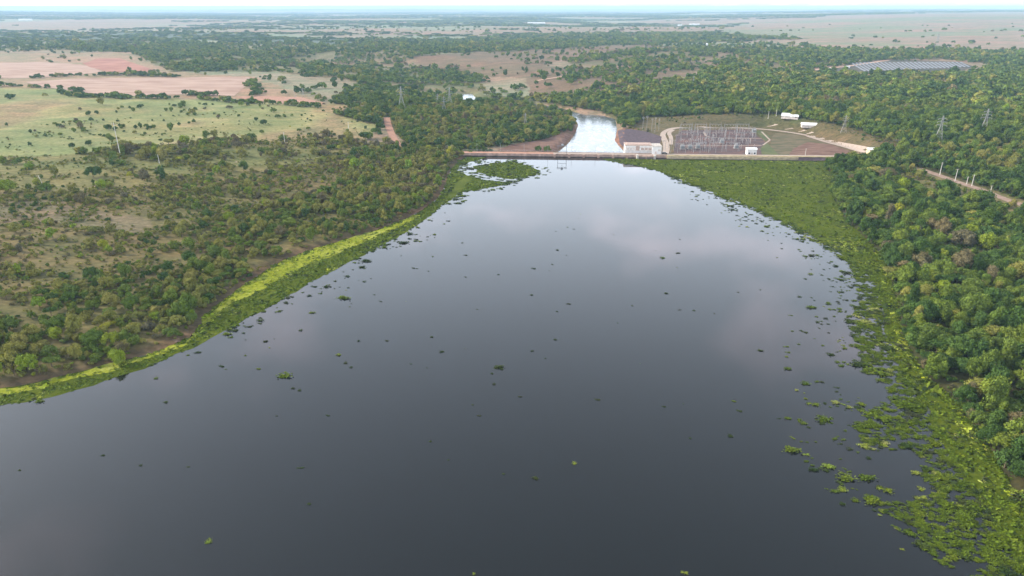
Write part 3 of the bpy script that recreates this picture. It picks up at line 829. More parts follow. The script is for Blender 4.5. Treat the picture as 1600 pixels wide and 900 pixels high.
for sh in SHAPES:
    for v in range(2):
        V_, F_, G_, T_ = crown_arrays(sh, 300 + SHAPES.index(sh) * 10 + v, {'shrub': 300, 'sparse': 220}.get(sh, 900), {'shrub': .115, 'sparse': .08}.get(sh, .085))
        tm = trunk_arrays(sh, 300 + v)
        tv = np.array(tm.v); tq = np.array([f for f in tm.f if len(f) == 4]) + len(V_)
        VV = np.vstack([V_, tv])
        for lm in LEAFS:
            mi = np.concatenate([np.zeros(len(F_)), np.ones(len(tq)), np.zeros(len(G_))])
            tt = np.concatenate([T_[:len(F_)], np.full(len(tq), .5), T_[len(F_):]])
            proto(('near', sh, v, lm), raw_mesh('plant', VV, [F_, tq] + ([G_] if len(G_) else []), [lm, 'bark'], tt, mi))
for sh in ('dome', 'round', 'shrub', 'sparse'):
    for v in range(2):
        V_, F_, G_, T_ = crown_arrays(sh, 500 + SHAPES.index(sh) * 10 + v, 110, .21)
        for lm in LEAFS:
            proto(('far', sh, v, lm), raw_mesh('plant', V_, [F_, G_] if len(G_) else [F_], [lm], T_))
for v in range(3):                                    # a stand of trees, for the distance
    rg = np.random.default_rng(700 + v)
    Vs, Fs, Ts = [], [], []; o = 0
    for k in range(11):
        V_, F_, G_, T_ = crown_arrays('dome', 720 + v * 20 + k, 34, .30)
        s = rg.uniform(.22, .38); a = rg.uniform(0, 6.283); r = math.sqrt(rg.uniform(0, 1)) * .85
        Vs.append(V_[:4 * len(F_)] * s + np.array([r * math.cos(a), r * math.sin(a), rg.uniform(-.06, .04)])); Fs.append(F_ + o); o += 4 * len(F_)
        Ts.append(np.clip(T_[:len(F_)] * .4 + rg.uniform(0, .7), 0, 1))
    for lm in LEAFS:
        proto(('stand', 'x', v, lm), raw_mesh('stand', np.vstack(Vs), np.vstack(Fs), [lm], np.concatenate(Ts)))

def scatter_nodes():
    ng = bpy.data.node_groups.new('scatter', 'GeometryNodeTree')
    ng.interface.new_socket('Geometry', in_out='INPUT', socket_type='NodeSocketGeometry')
    ng.interface.new_socket('Collection', in_out='INPUT', socket_type='NodeSocketCollection')
    ng.interface.new_socket('Geometry', in_out='OUTPUT', socket_type='NodeSocketGeometry')
    N, L = ng.nodes, ng.links
    gi, go = N.new('NodeGroupInput'), N.new('NodeGroupOutput')
    ci = N.new('GeometryNodeCollectionInfo')
    ci.inputs['Separate Children'].default_value = True; ci.inputs['Reset Children'].default_value = True
    L.new(gi.outputs['Collection'], ci.inputs['Collection'])
    ip = N.new('GeometryNodeInstanceOnPoints'); ip.inputs['Pick Instance'].default_value = True
    L.new(gi.outputs['Geometry'], ip.inputs['Points']); L.new(ci.outputs[0], ip.inputs['Instance'])
    def na(nm, ty):
        n = N.new('GeometryNodeInputNamedAttribute'); n.data_type = ty; n.inputs['Name'].default_value = nm
        return n.outputs['Attribute']
    L.new(na('pick', 'INT'), ip.inputs['Instance Index'])
    L.new(na('turn', 'FLOAT_VECTOR'), ip.inputs['Rotation'])
    L.new(na('size', 'FLOAT_VECTOR'), ip.inputs['Scale'])
    L.new(ip.outputs[0], go.inputs[0])
    return ng
NG = scatter_nodes()

def scatter(name, P, pick, rot, size, label, coll=protos, parent=None):
    me = bpy.data.meshes.new(name); n = len(P)
    me.vertices.add(n); me.vertices.foreach_set('co', np.asarray(P, np.float32).ravel())
    a = me.attributes.new('pick', 'INT', 'POINT'); a.data.foreach_set('value', np.asarray(pick, np.int32))
    a = me.attributes.new('turn', 'FLOAT_VECTOR', 'POINT'); a.data.foreach_set('vector', np.asarray(rot, np.float32).ravel())
    a = me.attributes.new('size', 'FLOAT_VECTOR', 'POINT'); a.data.foreach_set('vector', np.asarray(size, np.float32).ravel())
    o = bpy.data.objects.new(name, me); COL.objects.link(o)
    md = o.modifiers.new('scatter', 'NODES'); md.node_group = NG
    for it in NG.interface.items_tree:
        if it.item_type == 'SOCKET' and it.in_out == 'INPUT' and it.name == 'Collection': md[it.identifier] = coll
    return tag(o, label, kind='stuff')

# ------------------------------------------------------------------ where the plants stand
MIX = {   # leaf colour weights, shape weights for trees
    'leftwood': ([.09, .38, .40, .06, .07], ['dome', 'round', 'flat', 'shrub', 'sparse'], [.30, .3, .1, .25, .05]),
    'scrub': ([.03, .20, .50, .07, .20], ['dome', 'round', 'shrub', 'sparse', 'flat'], [.2, .3, .35, .07, .08]),
    'past': ([.45, .25, .15, .02, .13], ['dome', 'round', 'shrub'], [.4, .4, .2]),
    'wood': ([.30, .50, .17, .01, .02], ['dome', 'round', 'flat', 'tall'], [.45, .3, .15, .1]),
    'spit': ([.22, .38, .30, .02, .08], ['dome', 'round', 'flat'], [.4, .4, .2]),
    'rightwood': ([.54, .40, .040, .018, .002], ['dome', 'round', 'flat', 'tall', 'sparse'], [.36, .24, .20, .14, .06]),
    'far': ([.55, .3, .12, 0, .03], ['dome', 'round'], [.6, .4]),
}
treecov = np.array([c[3] for c in cover_w]); shrubcov = np.array([c[4] for c in cover_w]); tsize = np.array([c[6] for c in cover_w])
mixes = [c[5] for c in cover_w]

GLINT = at(730, 154, RIV_Z)
def free_of_works(x, y, marg=2.0):
    ok = np.ones(len(x), bool)
    for p, w in roads:
        ok &= linedist([tuple(q) for q in p[::3]] + [tuple(p[-1])], x, y) > w / 2 + marg
    ok &= ~((sdist(YARD, x, y) < 14))
    dn = (x - DAM_A[0]) * dam_nrm[0] + (y - DAM_A[1]) * dam_nrm[1]
    du = (x - DAM_A[0]) * dam_dir[0] + (y - DAM_A[1]) * dam_dir[1]
    ok &= ~((dn > -6) & (dn < 42) & (du > 24) & (du < DAM_LEN - 8))
    ok &= sdist(RIV, x, y) > 3
    g = GLINT
    ok &= linedist([(g[0] * 1.01, g[1] * 1.01), (g[0] * .93, g[1] * .93)], x, y) > 16      # open bank where the river shows
    return ok

FIELDS_PX = [q for q in (
    [(40, 128), (130, 122.5), (260, 121), (388, 121), (402, 126), (385, 134), (366, 150), (290, 147.5), (210, 150), (140, 146), (100, 140), (55, 134)],
    [(-160, 99), (60, 97), (140, 103), (160, 112), (130, 116), (52, 122), (-160, 124)], [(128, 99), (150, 92), (188, 91), (212, 100), (240, 109), (222, 114), (168, 112), (140, 105)],
    [(366, 151), (400, 150), (470, 152), (508, 161), (500, 165.5), (440, 162), (395, 158)],
    [(1300, 109), (1335, 98), (1400, 94), (1500, 97), (1520, 104), (1498, 113), (1380, 113), (1300, 112.5)],
    [(965, 205), (985, 202), (1010, 206), (1034, 214), (1030, 228), (980, 236), (968, 224)],
    [(776, 235), (800, 226), (846, 219), (884, 208), (893, 212), (880, 228), (866, 237), (800, 238)],
    [(1205, 186), (1250, 184), (1290, 196), (1285, 206), (1240, 205)])]
_fp = gpoly([p for q in FIELDS_PX for p in q]); FIELDS = []
for q in FIELDS_PX: FIELDS.append(_fp[:len(q)]); _fp = _fp[len(q):]

def ring(r0, r1, dens, seed, half=54):
    rg = np.random.default_rng(seed)
    A = math.radians(half); n = int(A * (r1 * r1 - r0 * r0) * dens)
    r = np.sqrt(rg.uniform(r0 * r0, r1 * r1, n)); a = rg.uniform(-A, A, n)
    return r * np.sin(a), r * np.cos(a), rg

def choose(weights, u):
    c = np.cumsum(weights); c = c / c[-1]
    return np.searchsorted(c, u)

def place(x, y, rg, which, clump):
    """drop candidates where the land cover does not bear them"""
    ci = cover_index(x, y)
    cov = (treecov if which == 'tree' else shrubcov)[ci]
    nz = fbm(x / clump, y / clump, 91 if which == 'tree' else 97, 3)
    p = np.where(cov > .86, cov, np.where(cov > .5, cov * (.38 + .85 * sstep(.34, .6, nz)), np.where(cov < .03, cov * (5 * sstep(.52, .68, nz) + .1), cov * (1.9 * sstep(.36, .62, nz) + .12))))
    k = rg.uniform(0, 1, len(x)) < p
    x, y, ci = x[k], y[k], ci[k]
    sd = sdist(RES, x, y)
    k = sd > (np.where(x > 0, .3, 3.2) if which == 'tree' else np.where(x > 0, .4, 2.2))
    x, y, ci = x[k], y[k], ci[k]
    k = free_of_works(x, y, 2.5 if which == 'tree' else 1.0)
    for f in FIELDS: k &= ~inside(f, x, y)
    return x[k], y[k], ci[k]

def thin(x, y, d):
    """drop plants whose stems stand closer than d (array) to one already set"""
    keep = np.zeros(len(x), bool); grid = {}
    cell = 4.0
    for k in range(len(x)):
        gx, gy = int(x[k] // cell), int(y[k] // cell); ok = True; dd = d[k] * d[k]
        for a in (gx - 1, gx, gx + 1):
            for b in (gy - 1, gy, gy + 1):
                for q in grid.get((a, b), ()):
                    if (x[q] - x[k]) ** 2 + (y[q] - y[k]) ** 2 < dd: ok = False; break
                if not ok: break
            if not ok: break
        if ok: keep[k] = True; grid.setdefault((gx, gy), []).append(k)
    return keep

plants = []      # dicts of arrays
def describe(x, y, ci, rg, dia, tree=True):
    n = len(x)
    leaf = np.zeros(n, int); shape = np.zeros(n, object)
    big = fbm(x / 45, y / 45, 131, 2)
    for mx in set(mixes):
        k = np.array([mixes[c] == mx for c in ci], bool) if n else np.zeros(0, bool)
        if not k.any(): continue
        lw, sh, sw = MIX[mx]
        u = np.clip(rg.uniform(0, 1, k.sum()) * .86 + (big[k] - .5) * .55 + .07, 0, .9999)
        leaf[k] = choose(lw, u)
        shape[k] = np.array(sh, object)[choose(sw, rg.uniform(0, 1, k.sum()))] if tree else np.array(['shrub', 'round', 'sparse'], object)[choose([.66, .26, .08], rg.uniform(0, 1, k.sum()))]
    return leaf, shape

SPECIAL = [
    (163, 391, 5.2, 3, 'round', 'bright green round tree in the left scrub, below the pale glade'),
    (83, 372, 5.6, 3, 'round', 'lime green tree left of the round one near the pale glade'),
    (30, 428, 4.0, 3, 'tall', 'small upright lime tree near the left edge'),
    (252, 282, 9.0, 0, 'round', 'big dark green round tree below the pasture poles'),
    (12, 300, 10.0, 3, 'dome', 'wide bright green tree cut by the left edge'),
    (340, 272, 7.5, 3, 'dome', 'bright green domed tree beyond the big dark round one'),
    (160, 296, 6.0, 3, 'round', 'bright green tree just left of the tan crowned tree'),
    (126, 318, 6.5, 4, 'round', 'tan dry-crowned tree among the left scrub'),
    (226, 282, 7.0, 4, 'round', 'buff dry tree touching the big dark round tree'),
    (555, 262, 9.0, 3, 'dome', 'bright green tree at the head of the left bank wood'),
    (146, 277, 9.5, 0, 'dome', 'dark green wide tree left of the big round one'),
    (90, 530, 5.0, 3, 'round', 'yellow-green tree low in the near left wood'),
    (62, 480, 5.5, 3, 'dome', 'lime crown above the near left wood'),
    (170, 520, 5.5, 3, 'flat', 'flat yellow-green crown over the left shore'),
    (185, 570, 5.5, 3, 'round', 'bright green tree close to the left shore mud'),
    (1475, 302, 11.0, 0, 'dome', 'dark rounded tree below the right dirt road'),
    (1535, 322, 12.0, 0, 'dome', 'very dark broad tree right beside the dirt road bend'),
    (1580, 305, 9.0, 1, 'round', 'green tree above the dirt road at the right edge'),
    (1410, 298, 8.0, 3, 'round', 'lime tree left of the dark tree by the road'),
    (1385, 280, 10.0, 4, 'dome', 'grey-brown leafless looking tree near the dam end'),
    (1500, 385, 11.0, 4, 'dome', 'large brown crowned tree in the right bank wood'),
    (1536, 390, 8.5, 3, 'round', 'bright edged green tree right of the brown crowned tree'),
    (1362, 348, 7.0, 4, 'flat', 'pale dry crown at the inner edge of the right wood'),
    (1445, 465, 7.0, 2, 'dome', 'olive crown half way down the right wood'),
    (1470, 455, 6.5, 3, 'dome', 'lime crown beside the olive one in the right wood'),
]
sg = np.array([(a, b) for a, b, *_ in SPECIAL], float); sgp = ground_at(sg[:, 0], sg[:, 1])
def clear_of_special(x, y, dia):
    ok = np.ones(len(x), bool)
    for (a, b, _), q in zip(sgp, SPECIAL):
        ok &= np.hypot(x - a, y - b) > q[2] * .42 + dia * .25
        ok &= np.hypot(x - a * .975, y - b * .975) > q[2] * .36 + dia * .30      # the side towards the open water stays free
    return ok

# trees up to 900 m, each with its own stem
x, y, rg = ring(95, 900, .125, 11)
x, y, ci = place(x, y, rg, 'tree', 26)
dia = tsize[ci] * .94 * np.exp(np.clip(rg.normal(0, .34, len(x)), -.6, .48))
o = np.argsort(-dia * rg.uniform(.6, 1, len(x))); x, y, ci, dia = x[o], y[o], ci[o], dia[o]
k = thin(x, y, np.minimum(dia * .44, 3.9)); x, y, ci, dia = x[k], y[k], ci[k], dia[k]
k = clear_of_special(x, y, dia)
x, y, ci, dia = x[k], y[k], ci[k], dia[k]
leaf, shape = describe(x, y, ci, rg, dia)
z = height(x, y)
hgt = dia * rg.uniform(.40, .72, len(x))
TR = dict(x=x, y=y, z=z, ci=ci, dia=dia, leaf=leaf, shape=shape, hgt=hgt, rot=rg.uniform(0, 6.283, len(x)), v=rg.integers(0, 2, len(x)))
# shrubs up to 800 m
x, y, rg = ring(95, 800, .26, 12)
x, y, ci = place(x, y, rg, 'shrub', 17)
dia = 1.6 * np.exp(rg.normal(0, .38, len(x)))
leaf, shape = describe(x, y, ci, rg, dia, False)
SH = dict(x=x, y=y, z=height(x, y), ci=ci, dia=dia, leaf=leaf, shape=shape, hgt=dia * rg.uniform(.4, .62, len(x)), rot=rg.uniform(0, 6.283, len(x)), v=rg.integers(0, 2, len(x)))
print('near trees', len(TR['x']), 'shrubs', len(SH['x']))

def inst(D, lod, sel):
    n = sel.sum()
    pick = np.array([PIDX[lod, s, v, LEAFS[l]] for s, v, l in zip(D['shape'][sel], D['v'][sel], D['leaf'][sel])], int) if n else np.zeros(0, int)
    P = np.stack([D['x'][sel], D['y'][sel], D['z'][sel]], -1)
    R = np.stack([np.zeros(n), np.zeros(n), D['rot'][sel]], -1)
    e = 1 + .22 * np.sin(D['x'][sel] * 7.1 + D['y'][sel] * 3.7)
    S = np.stack([D['dia'][sel] / 2 * e, D['dia'][sel] / 2 / e, D['hgt'][sel]], -1)
    return P, pick, R, S

# the trees that show largest stand as things of their own
px, py = to_px(TR['x'], TR['y'], TR['z'] + TR['hgt'])
dist = np.sqrt(TR['x'] ** 2 + TR['y'] ** 2 + (CAM_H - TR['z']) ** 2)
inview = (px > -12) & (px < 1612) & (py < 905)
show = TR['dia'] / dist * inview
cname = np.array([c[0] for c in cover_w])[TR['ci']]
single = np.zeros(len(px), bool)
LEAFWORD = {0: 'dark green', 1: 'mid green', 2: 'olive green', 3: 'bright lime green', 4: 'dry grey-brown'}
SHAPEWORD = {'dome': 'broad domed', 'round': 'rounded', 'flat': 'flat-topped', 'tall': 'tall narrow', 'shrub': 'low bushy', 'sparse': 'thin open'}
def sizeword(d, a, b): return 'small' if d < a else ('large' if d > b else 'medium')
def tree_thing(k, label, group, name='broadleaf_tree'):
    sh, v, lf = TR['shape'][k], int(TR['v'][k]), LEAFS[TR['leaf'][k]]
    r = bpy.data.objects.new(name, None); COL.objects.link(r); r.empty_display_size = .5
    r.location = (TR['x'][k], TR['y'][k], TR['z'][k]); r.rotation_euler = (0, 0, TR['rot'][k])
    e = 1 + .22 * math.sin(TR['x'][k] * 7.1 + TR['y'][k] * 3.7)
    r.scale = (TR['dia'][k] / 2 * e, TR['dia'][k] / 2 / e, TR['hgt'][k])
    for nm, me in (('trunk', trunk_near[sh, v]), ('crown', crown_near[sh, v, lf])):
        c = bpy.data.objects.new(nm, me); COL.objects.link(c); c.parent = r
    return tag(r, label, 'tree', group)
sdT = sdist(RES, TR['x'], TR['y'])
ORDN = ['first', 'second', 'third', 'fourth', 'fifth', 'sixth', 'seventh', 'eighth', 'ninth', 'tenth', 'eleventh', 'twelfth', 'thirteenth', 'fourteenth', 'fifteenth', 'sixteenth', 'seventeenth', 'eighteenth', 'nineteenth', 'twentieth'] + ['%dth' % q for q in range(21, 99)]
def tree_things(rows, group, name):
    by = {}
    for k, lb in rows: by.setdefault(lb, []).append(k)
    for lb, ks in by.items():
        ks.sort(key=lambda q: (TR['x'][q] - DAM_A[0]) * dam_nrm[0] + (TR['y'][q] - DAM_A[1]) * dam_nrm[1], reverse=True)
        for n, k in enumerate(ks):
            tree_thing(k, lb if len(ks) == 1 else '%s, %s from the dam' % (lb, ORDN[n]), group, name)
for covs, side, group in ((('right_bank_wood', 'road_glade', 'pale_wood'), 'right', 'trees of the right bank wood'), (('left_bank_wood', 'scrub', 'bare_glade', 'open_scrub', 'scrub_row'), 'left', 'trees of the left bank scrub')):
    s = np.where(np.isin(cname, covs), show, 0)
    rows = []
    for k in np.argsort(-s)[:280]:
        if s[k] <= 0: break
        single[k] = True
        q = dist[k]
        if side == 'right':
            where = 'by the right mat' if sdT[k] < 11 else ('in near right wood' if q < 230 else ('in middle right wood' if q < 320 else 'in far right wood'))
        else:
            where = 'on the left shore' if sdT[k] < 11 else ('in near left scrub' if q < 270 else ('in middle left scrub' if q < 380 else 'in far left scrub'))
        rows.append((k, '%s %s %s tree %s' % (sizeword(TR['dia'][k], tsize[TR['ci'][k]] * .95, tsize[TR['ci'][k]] * 1.4), SHAPEWORD[TR['shape'][k]], LEAFWORD[TR['leaf'][k]], where)))
    tree_things(rows, group, 'broadleaf_tree' if side == 'right' else 'scrub_tree')
s = np.where(np.isin(cname, ('pasture', 'left_fields', 'yard_side')), show, 0)
rows = []
for k in np.argsort(-s)[:60]:
    if s[k] <= 0: break
    single[k] = True
    rows.append((k, '%s %s tree alone in pale green pasture' % (SHAPEWORD[TR['shape'][k]], LEAFWORD[TR['leaf'][k]])))
tree_things(rows, 'lone trees of the pasture', 'pasture_tree')
# single trees that stand out, set at their places in the photograph: px, py of the foot, diameter, leaf colour, shape, label
for key in ('x', 'y', 'z', 'ci', 'dia', 'leaf', 'shape', 'hgt', 'rot', 'v'):
    new = {'x': sgp[:, 0], 'y': sgp[:, 1], 'z': sgp[:, 2], 'ci': np.zeros(len(sg), int), 'dia': np.array([q[2] for q in SPECIAL], float), 'leaf': np.array([q[3] for q in SPECIAL]),
           'shape': np.array([q[4] for q in SPECIAL], object), 'hgt': np.array([q[2] * .62 for q in SPECIAL]), 'rot': np.arange(len(sg)) * 1.3, 'v': np.arange(len(sg)) % 2}[key]
    TR[key] = np.concatenate([TR[key], new])
base = len(single)
for k in range(len(SPECIAL)): tree_thing(base + k, SPECIAL[k][5], None, 'scrub_tree' if SPECIAL[k][0] < 800 else 'broadleaf_tree')
single = np.concatenate([single, np.ones(len(SPECIAL), bool)])

rest = ~single
rightish = np.isin(np.concatenate([cname, ['x'] * len(SPECIAL)]), ('right_bank_wood', 'road_glade', 'pale_wood'))
leftish = np.isin(np.concatenate([cname, ['x'] * len(SPECIAL)]), ('left_bank_wood', 'scrub', 'open_scrub', 'bare_glade', 'scrub_row', 'pasture', 'left_fields'))
for nm, sel, lb in (('woodland', rest & rightish, 'dense dark green wood covering the right bank'), ('woodland', rest & leftish, 'mixed scrub wood of the left bank'), ('woodland', rest & ~rightish & ~leftish, 'green wood around the river below the dam')):
    P, pk, R, S = inst(TR, 'near', sel)
    if len(P): scatter(nm, P, pk, R, S, lb)
P, pk, R, S = inst(SH, 'near', np.ones(len(SH['x']), bool))
scatter('undergrowth', P, pk, R, S, 'olive and brown shrubs spread over the banks')

# mid distance: single crowns 900 - 2200 m
x, y, rg = ring(900, 2200, .022, 13)
x, y, ci = place(x, y, rg, 'tree', 60)
dia = np.maximum(tsize[ci], 6.5) * 1.12 * np.exp(rg.normal(0, .28, len(x)))
leaf, shape = describe(x, y, ci, rg, dia)
shape = np.where(np.isin(shape.astype(str), ('dome', 'flat', 'tall')), 'dome', np.where(shape.astype(str) == 'shrub', 'shrub', 'round')).astype(object)
HEDGES = [([(128, 120), (160, 118), (200, 117), (240, 119), (276, 120.5)], 9, 70), ([(112, 148), (130, 152), (200, 153.5), (272, 154)], 11, 110), ([(298, 149.5), (331, 149.5)], 9, 26), ([(384, 131), (398, 138), (404, 150)], 12, 40),
          ([(310, 155), (400, 162.5), (500, 168)], 4, 60), ([(0, 135), (60, 137), (130, 143)], 6, 22), ([(1245, 111), (1300, 103), (1390, 92.5)], 8, 130), ([(1380, 84), (1420, 96)], 30, 40), ([(45, 123), (130, 117.5)], 4, 26)]
hx, hy = [], []
for pxs, wd, cnt in HEDGES:
    g = np.array(gpoly(pxs)); sl = np.concatenate([[0], np.cumsum(np.linalg.norm(np.diff(g, axis=0), axis=1))])
    q = rg.uniform(0, sl[-1], cnt)
    hx.append(np.interp(q, sl, g[:, 0]) + rg.normal(0, wd / 2.5, cnt)); hy.append(np.interp(q, sl, g[:, 1]) + rg.normal(0, wd / 2.5, cnt))
hx, hy = np.concatenate(hx), np.concatenate(hy); nh = len(hx)
x = np.concatenate([x, hx]); y = np.concatenate([y, hy]); ci = np.concatenate([ci, np.zeros(nh, int)]); dia = np.concatenate([dia, 6.5 * np.exp(rg.normal(0, .25, nh))])
leaf = np.concatenate([leaf, choose([.6, .3, .1], rg.uniform(0, .999, nh))]); shape = np.concatenate([shape, np.array(['dome'] * nh, object)])
FT = dict(x=x, y=y, z=height(x, y), ci=ci, dia=dia, leaf=leaf, shape=shape, hgt=dia * rg.uniform(.42, .62, len(x)), rot=rg.uniform(0, 6.283, len(x)), v=rg.integers(0, 2, len(x)))
P, pk, R, S = inst(FT, 'far', np.ones(len(x), bool))
print('mid trees', len(P))
scatter('distant_woodland', P, pk, R, S, 'blue-green woods and scattered trees across the middle distance')
# far: single trees and stands to the horizon
x, y, rg = ring(2200, 4200, .0022, 14)
x, y, ci = place(x, y, rg, 'tree', 160)
dia = 11 * np.exp(rg.normal(0, .3, len(x))); n1 = len(x)
leaf, shape = describe(x, y, ci, rg, dia); shape[:] = 'dome'
FF = dict(x=x, y=y, z=height(x, y), ci=ci, dia=dia, leaf=leaf, shape=shape, hgt=dia * .5, rot=rg.uniform(0, 6.283, n1), v=rg.integers(0, 2, n1))
P, pk, R, S = inst(FF, 'far', np.ones(n1, bool))
x, y, rg = ring(2200, 15000, .00042, 15)
ci = cover_index(x, y)
belt = fbm(x / 1500, y / 420, 171, 4)
dark = fbm(x / 1400, y / 700, 61, 4)
prob = np.where(treecov[ci] > .4, 1.0, np.where(treecov[ci] < .02, .0, .95 * sstep(.50, .58, belt) + .9 * (dark > .62)))
k = rg.uniform(0, 1, len(x)) < prob; x, y, ci = x[k], y[k], ci[k]
rs = np.hypot(x, y)
sz = 20 + 14 * sstep(3000, 9000, rs); n2 = len(x)
leaf = choose([.6, .3, .1, 0, 0], rg.uniform(0, 1, n2) * .999)
pk2 = np.array([PIDX['stand', 'x', int(v), LEAFS[l]] for v, l in zip(rg.integers(0, 3, n2), leaf)], int)
P2 = np.stack([x, y, height(x, y)], -1); R2 = np.stack([0 * x, 0 * x, rg.uniform(0, 6.283, n2)], -1); S2 = np.stack([sz, sz, sz * .55], -1)
print('far', n1, n2)
scatter('distant_woodland', np.vstack([P, P2]), np.concatenate([pk, pk2]), np.vstack([R, R2]), np.vstack([S, S2]), 'faint far tree belts and dots below the horizon')
# ------------------------------------------------------------------ floating plants on the reservoir
floats = bpy.data.collections.new('float_shapes')
FIDX = {}
FM = ['hyacinth', 'hyacinth_dark', 'hyacinth_pale', 'hyacinth_yellow']
def float_arrays(kind, seed):
    rg = np.random.default_rng(seed)
    if kind == 'tuft':
        n = 22; a = rg.uniform(0, 6.283, n); r = np.sqrt(rg.uniform(0, 1, n)) * .85
        C = np.stack([r * np.cos(a), r * np.sin(a), rg.uniform(.10, .42, n) * (1.1 - r)], -1)
        N_ = np.stack([np.cos(a) * .5, np.sin(a) * .5, np.full(n, 1.0)], -1); sz = .30
    else:
        n = 170; bl = rg.normal(0, .33, (5, 2)); bl[0] = 0
        q = rg.integers(0, 5, n); p = bl[q] + rg.normal(0, .26, (n, 2))
        C = np.stack([p[:, 0], p[:, 1], rg.uniform(.04, .22, n)], -1)
        N_ = np.tile([0, 0, 1.0], (n, 1)) + rg.normal(0, .25, (n, 3)); sz = .105
    V, F = quads(C, N_, sz, rg, .38)
    V[:, 2] = np.maximum(V[:, 2], .02)
    return V, F, rg.uniform(0, 1, n)
float_mesh = {}
for kd in ('tuft', 'raft'):
    for v in range(4):
        V_, F_, T_ = float_arrays(kd, 900 + v + (50 if kd == 'raft' else 0))
        for m in FM:
            me = raw_mesh('floating_leaves', V_, F_, [m], T_)
            float_mesh[kd, v, m] = me
            FIDX[kd, v, m] = len(FIDX)
            floats.objects.link(bpy.data.objects.new('float_%04d' % FIDX[kd, v, m], me))

def mat_surface(name, cols, scale):
    m, N, L, b = new_mat(name)
    geo = N.new('ShaderNodeNewGeometry')
    f = []
    for s, d in ((scale, 6), (scale * .06, 4)):
        n = N.new('ShaderNodeTexNoise'); n.inputs['Scale'].default_value = s; n.inputs['Detail'].default_value = d; n.inputs['Roughness'].default_value = .7
        L.new(geo.outputs['Position'], n.inputs['Vector']); f.append(n.outputs['Fac'])
    ad = N.new('ShaderNodeMath'); ad.operation = 'ADD'; L.new(f[0], ad.inputs[0]); L.new(f[1], ad.inputs[1])
    hf = N.new('ShaderNodeMath'); hf.operation = 'MULTIPLY'; hf.inputs[1].default_value = .5; L.new(ad.outputs[0], hf.inputs[0])
    r = N.new('ShaderNodeValToRGB'); e = r.color_ramp.elements
    e[0].position = .36; e[1].position = .64; e[0].color = cols[0] + (1,); e[1].color = cols[2] + (1,)
    q = e.new(.5); q.color = cols[1] + (1,)
    L.new(hf.outputs[0], r.inputs[0]); L.new(r.outputs[0], b.inputs['Base Color'])
    b.inputs['Roughness'].default_value = .85; b.inputs['Specular IOR Level'].default_value = .04
    return m
M['mat_green'] = mat_surface('mat_green', ((.036, .056, .004), (.070, .094, .006), (.115, .135, .010)), 1.1)
M['mat_yellow'] = mat_surface('mat_yellow', ((.105, .145, .011), (.24, .265, .018), (.38, .385, .10)), .55)

def rough(poly, amp, wl_, seed):
    """break a drawn outline up into small bays and points"""
    out = []
    n = len(poly)
    for k in range(n):
        a, b = np.array(poly[k]), np.array(poly[(k + 1) % n])
        m = max(1, int(np.linalg.norm(b - a) / wl_))
        d = b - a; nn = np.array([-d[1], d[0]]) / (np.linalg.norm(d) + 1e-9)
        for q in range(m):
            p = a + d * q / m
            out.append(tuple(p + nn * amp * ((vnoise(p[0] / wl_ / 2.3, p[1] / wl_ / 2.3, seed) - .5) * 2)))
    return out

EDGE_L_PX = [(0, 634), (50, 628), (110, 612), (180, 590), (240, 570), (290, 548), (320, 532), (380, 500), (440, 470), (480, 443), (530, 418), (560, 402), (610, 377), (660, 347), (690, 322), (706, 310)]
YEL_PX = [(0, 622), (60, 608), (130, 590), (200, 572), (262, 552), (300, 533), (322, 512), (345, 488), (377, 468), (429, 442), (480, 414), (525, 397), (574, 377), (622, 356), (660, 337)]
shoreLw = [tuple(p) for p in atp(SHORE_L_PX)]
edgeLw = [tuple(p) for p in smooth_line(atp(EDGE_L_PX), 1)]; yelw = [tuple(p) for p in smooth_line(atp(YEL_PX), 1)]
ext = lambda p, q, s: (p[0] + (p[0] - q[0]) * s, p[1] + (p[1] - q[1]) * s)
edgeLw = [ext(edgeLw[0], edgeLw[3], 1.2)] + edgeLw; yelw = [ext(yelw[0], yelw[3], 1.2)] + yelw; shoreLx = [ext(shoreLw[0], shoreLw[1], 1.2)] + shoreLw
LM = shoreLx[:17] + edgeLw[::-1]
LY = shoreLx[:16] + yelw[::-1]
LAG_A = [tuple(p) for p in atp([(688, 316), (685, 310), (698, 285), (705, 264), (718, 250), (730, 245.5), (760, 246), (735, 253), (718, 259), (715, 266), (728, 274), (760, 282), (800, 285), (790, 289), (745, 297), (722, 300), (706, 313)])]
LAG_B = [tuple(p) for p in atp([(740, 260), (770, 255), (801, 253.5), (825, 259), (845, 267), (825, 276), (800, 280), (765, 275), (748, 268)])]
DENSE_R_PX = [(935, 248), (985, 257), (1030, 266), (1075, 285), (1115, 300), (1170, 321), (1225, 347), (1265, 367), (1310, 393), (1345, 418), (1372, 445), (1380, 480), (1385, 520), (1395, 560), (1420, 600), (1450, 645), (1480, 695), (1505, 745), (1535, 790), (1565, 840), (1600, 905), (1640, 960)]
OPEN_R_PX = [(935, 249), (985, 258), (1030, 268), (1072, 288), (1110, 303), (1160, 322), (1215, 347), (1255, 368), (1295, 392), (1325, 410), (1338, 440), (1342, 475), (1322, 500), (1340, 545), (1350, 585), (1392, 602), (1385, 628), (1360, 640), (1338, 665), (1350, 705), (1420, 702), (1452, 722), (1435, 740), (1465, 768), (1425, 785), (1352, 788), (1410, 836), (1450, 862), (1490, 897), (1540, 960)]
shoreRw = [tuple(p) for p in atp(SHORE_R_PX)]
DR = [tuple(p) for p in smooth_line(atp(DENSE_R_PX), 1)] + shoreRw[::-1]
OR = [tuple(p) for p in atp(OPEN_R_PX)] + shoreRw[::-1]
drape('floating_mat', rough(LM, 1.2, 2.2, 3), 'mat_green', z=.035, label='green floating plant mat along the left shore', kind='stuff')
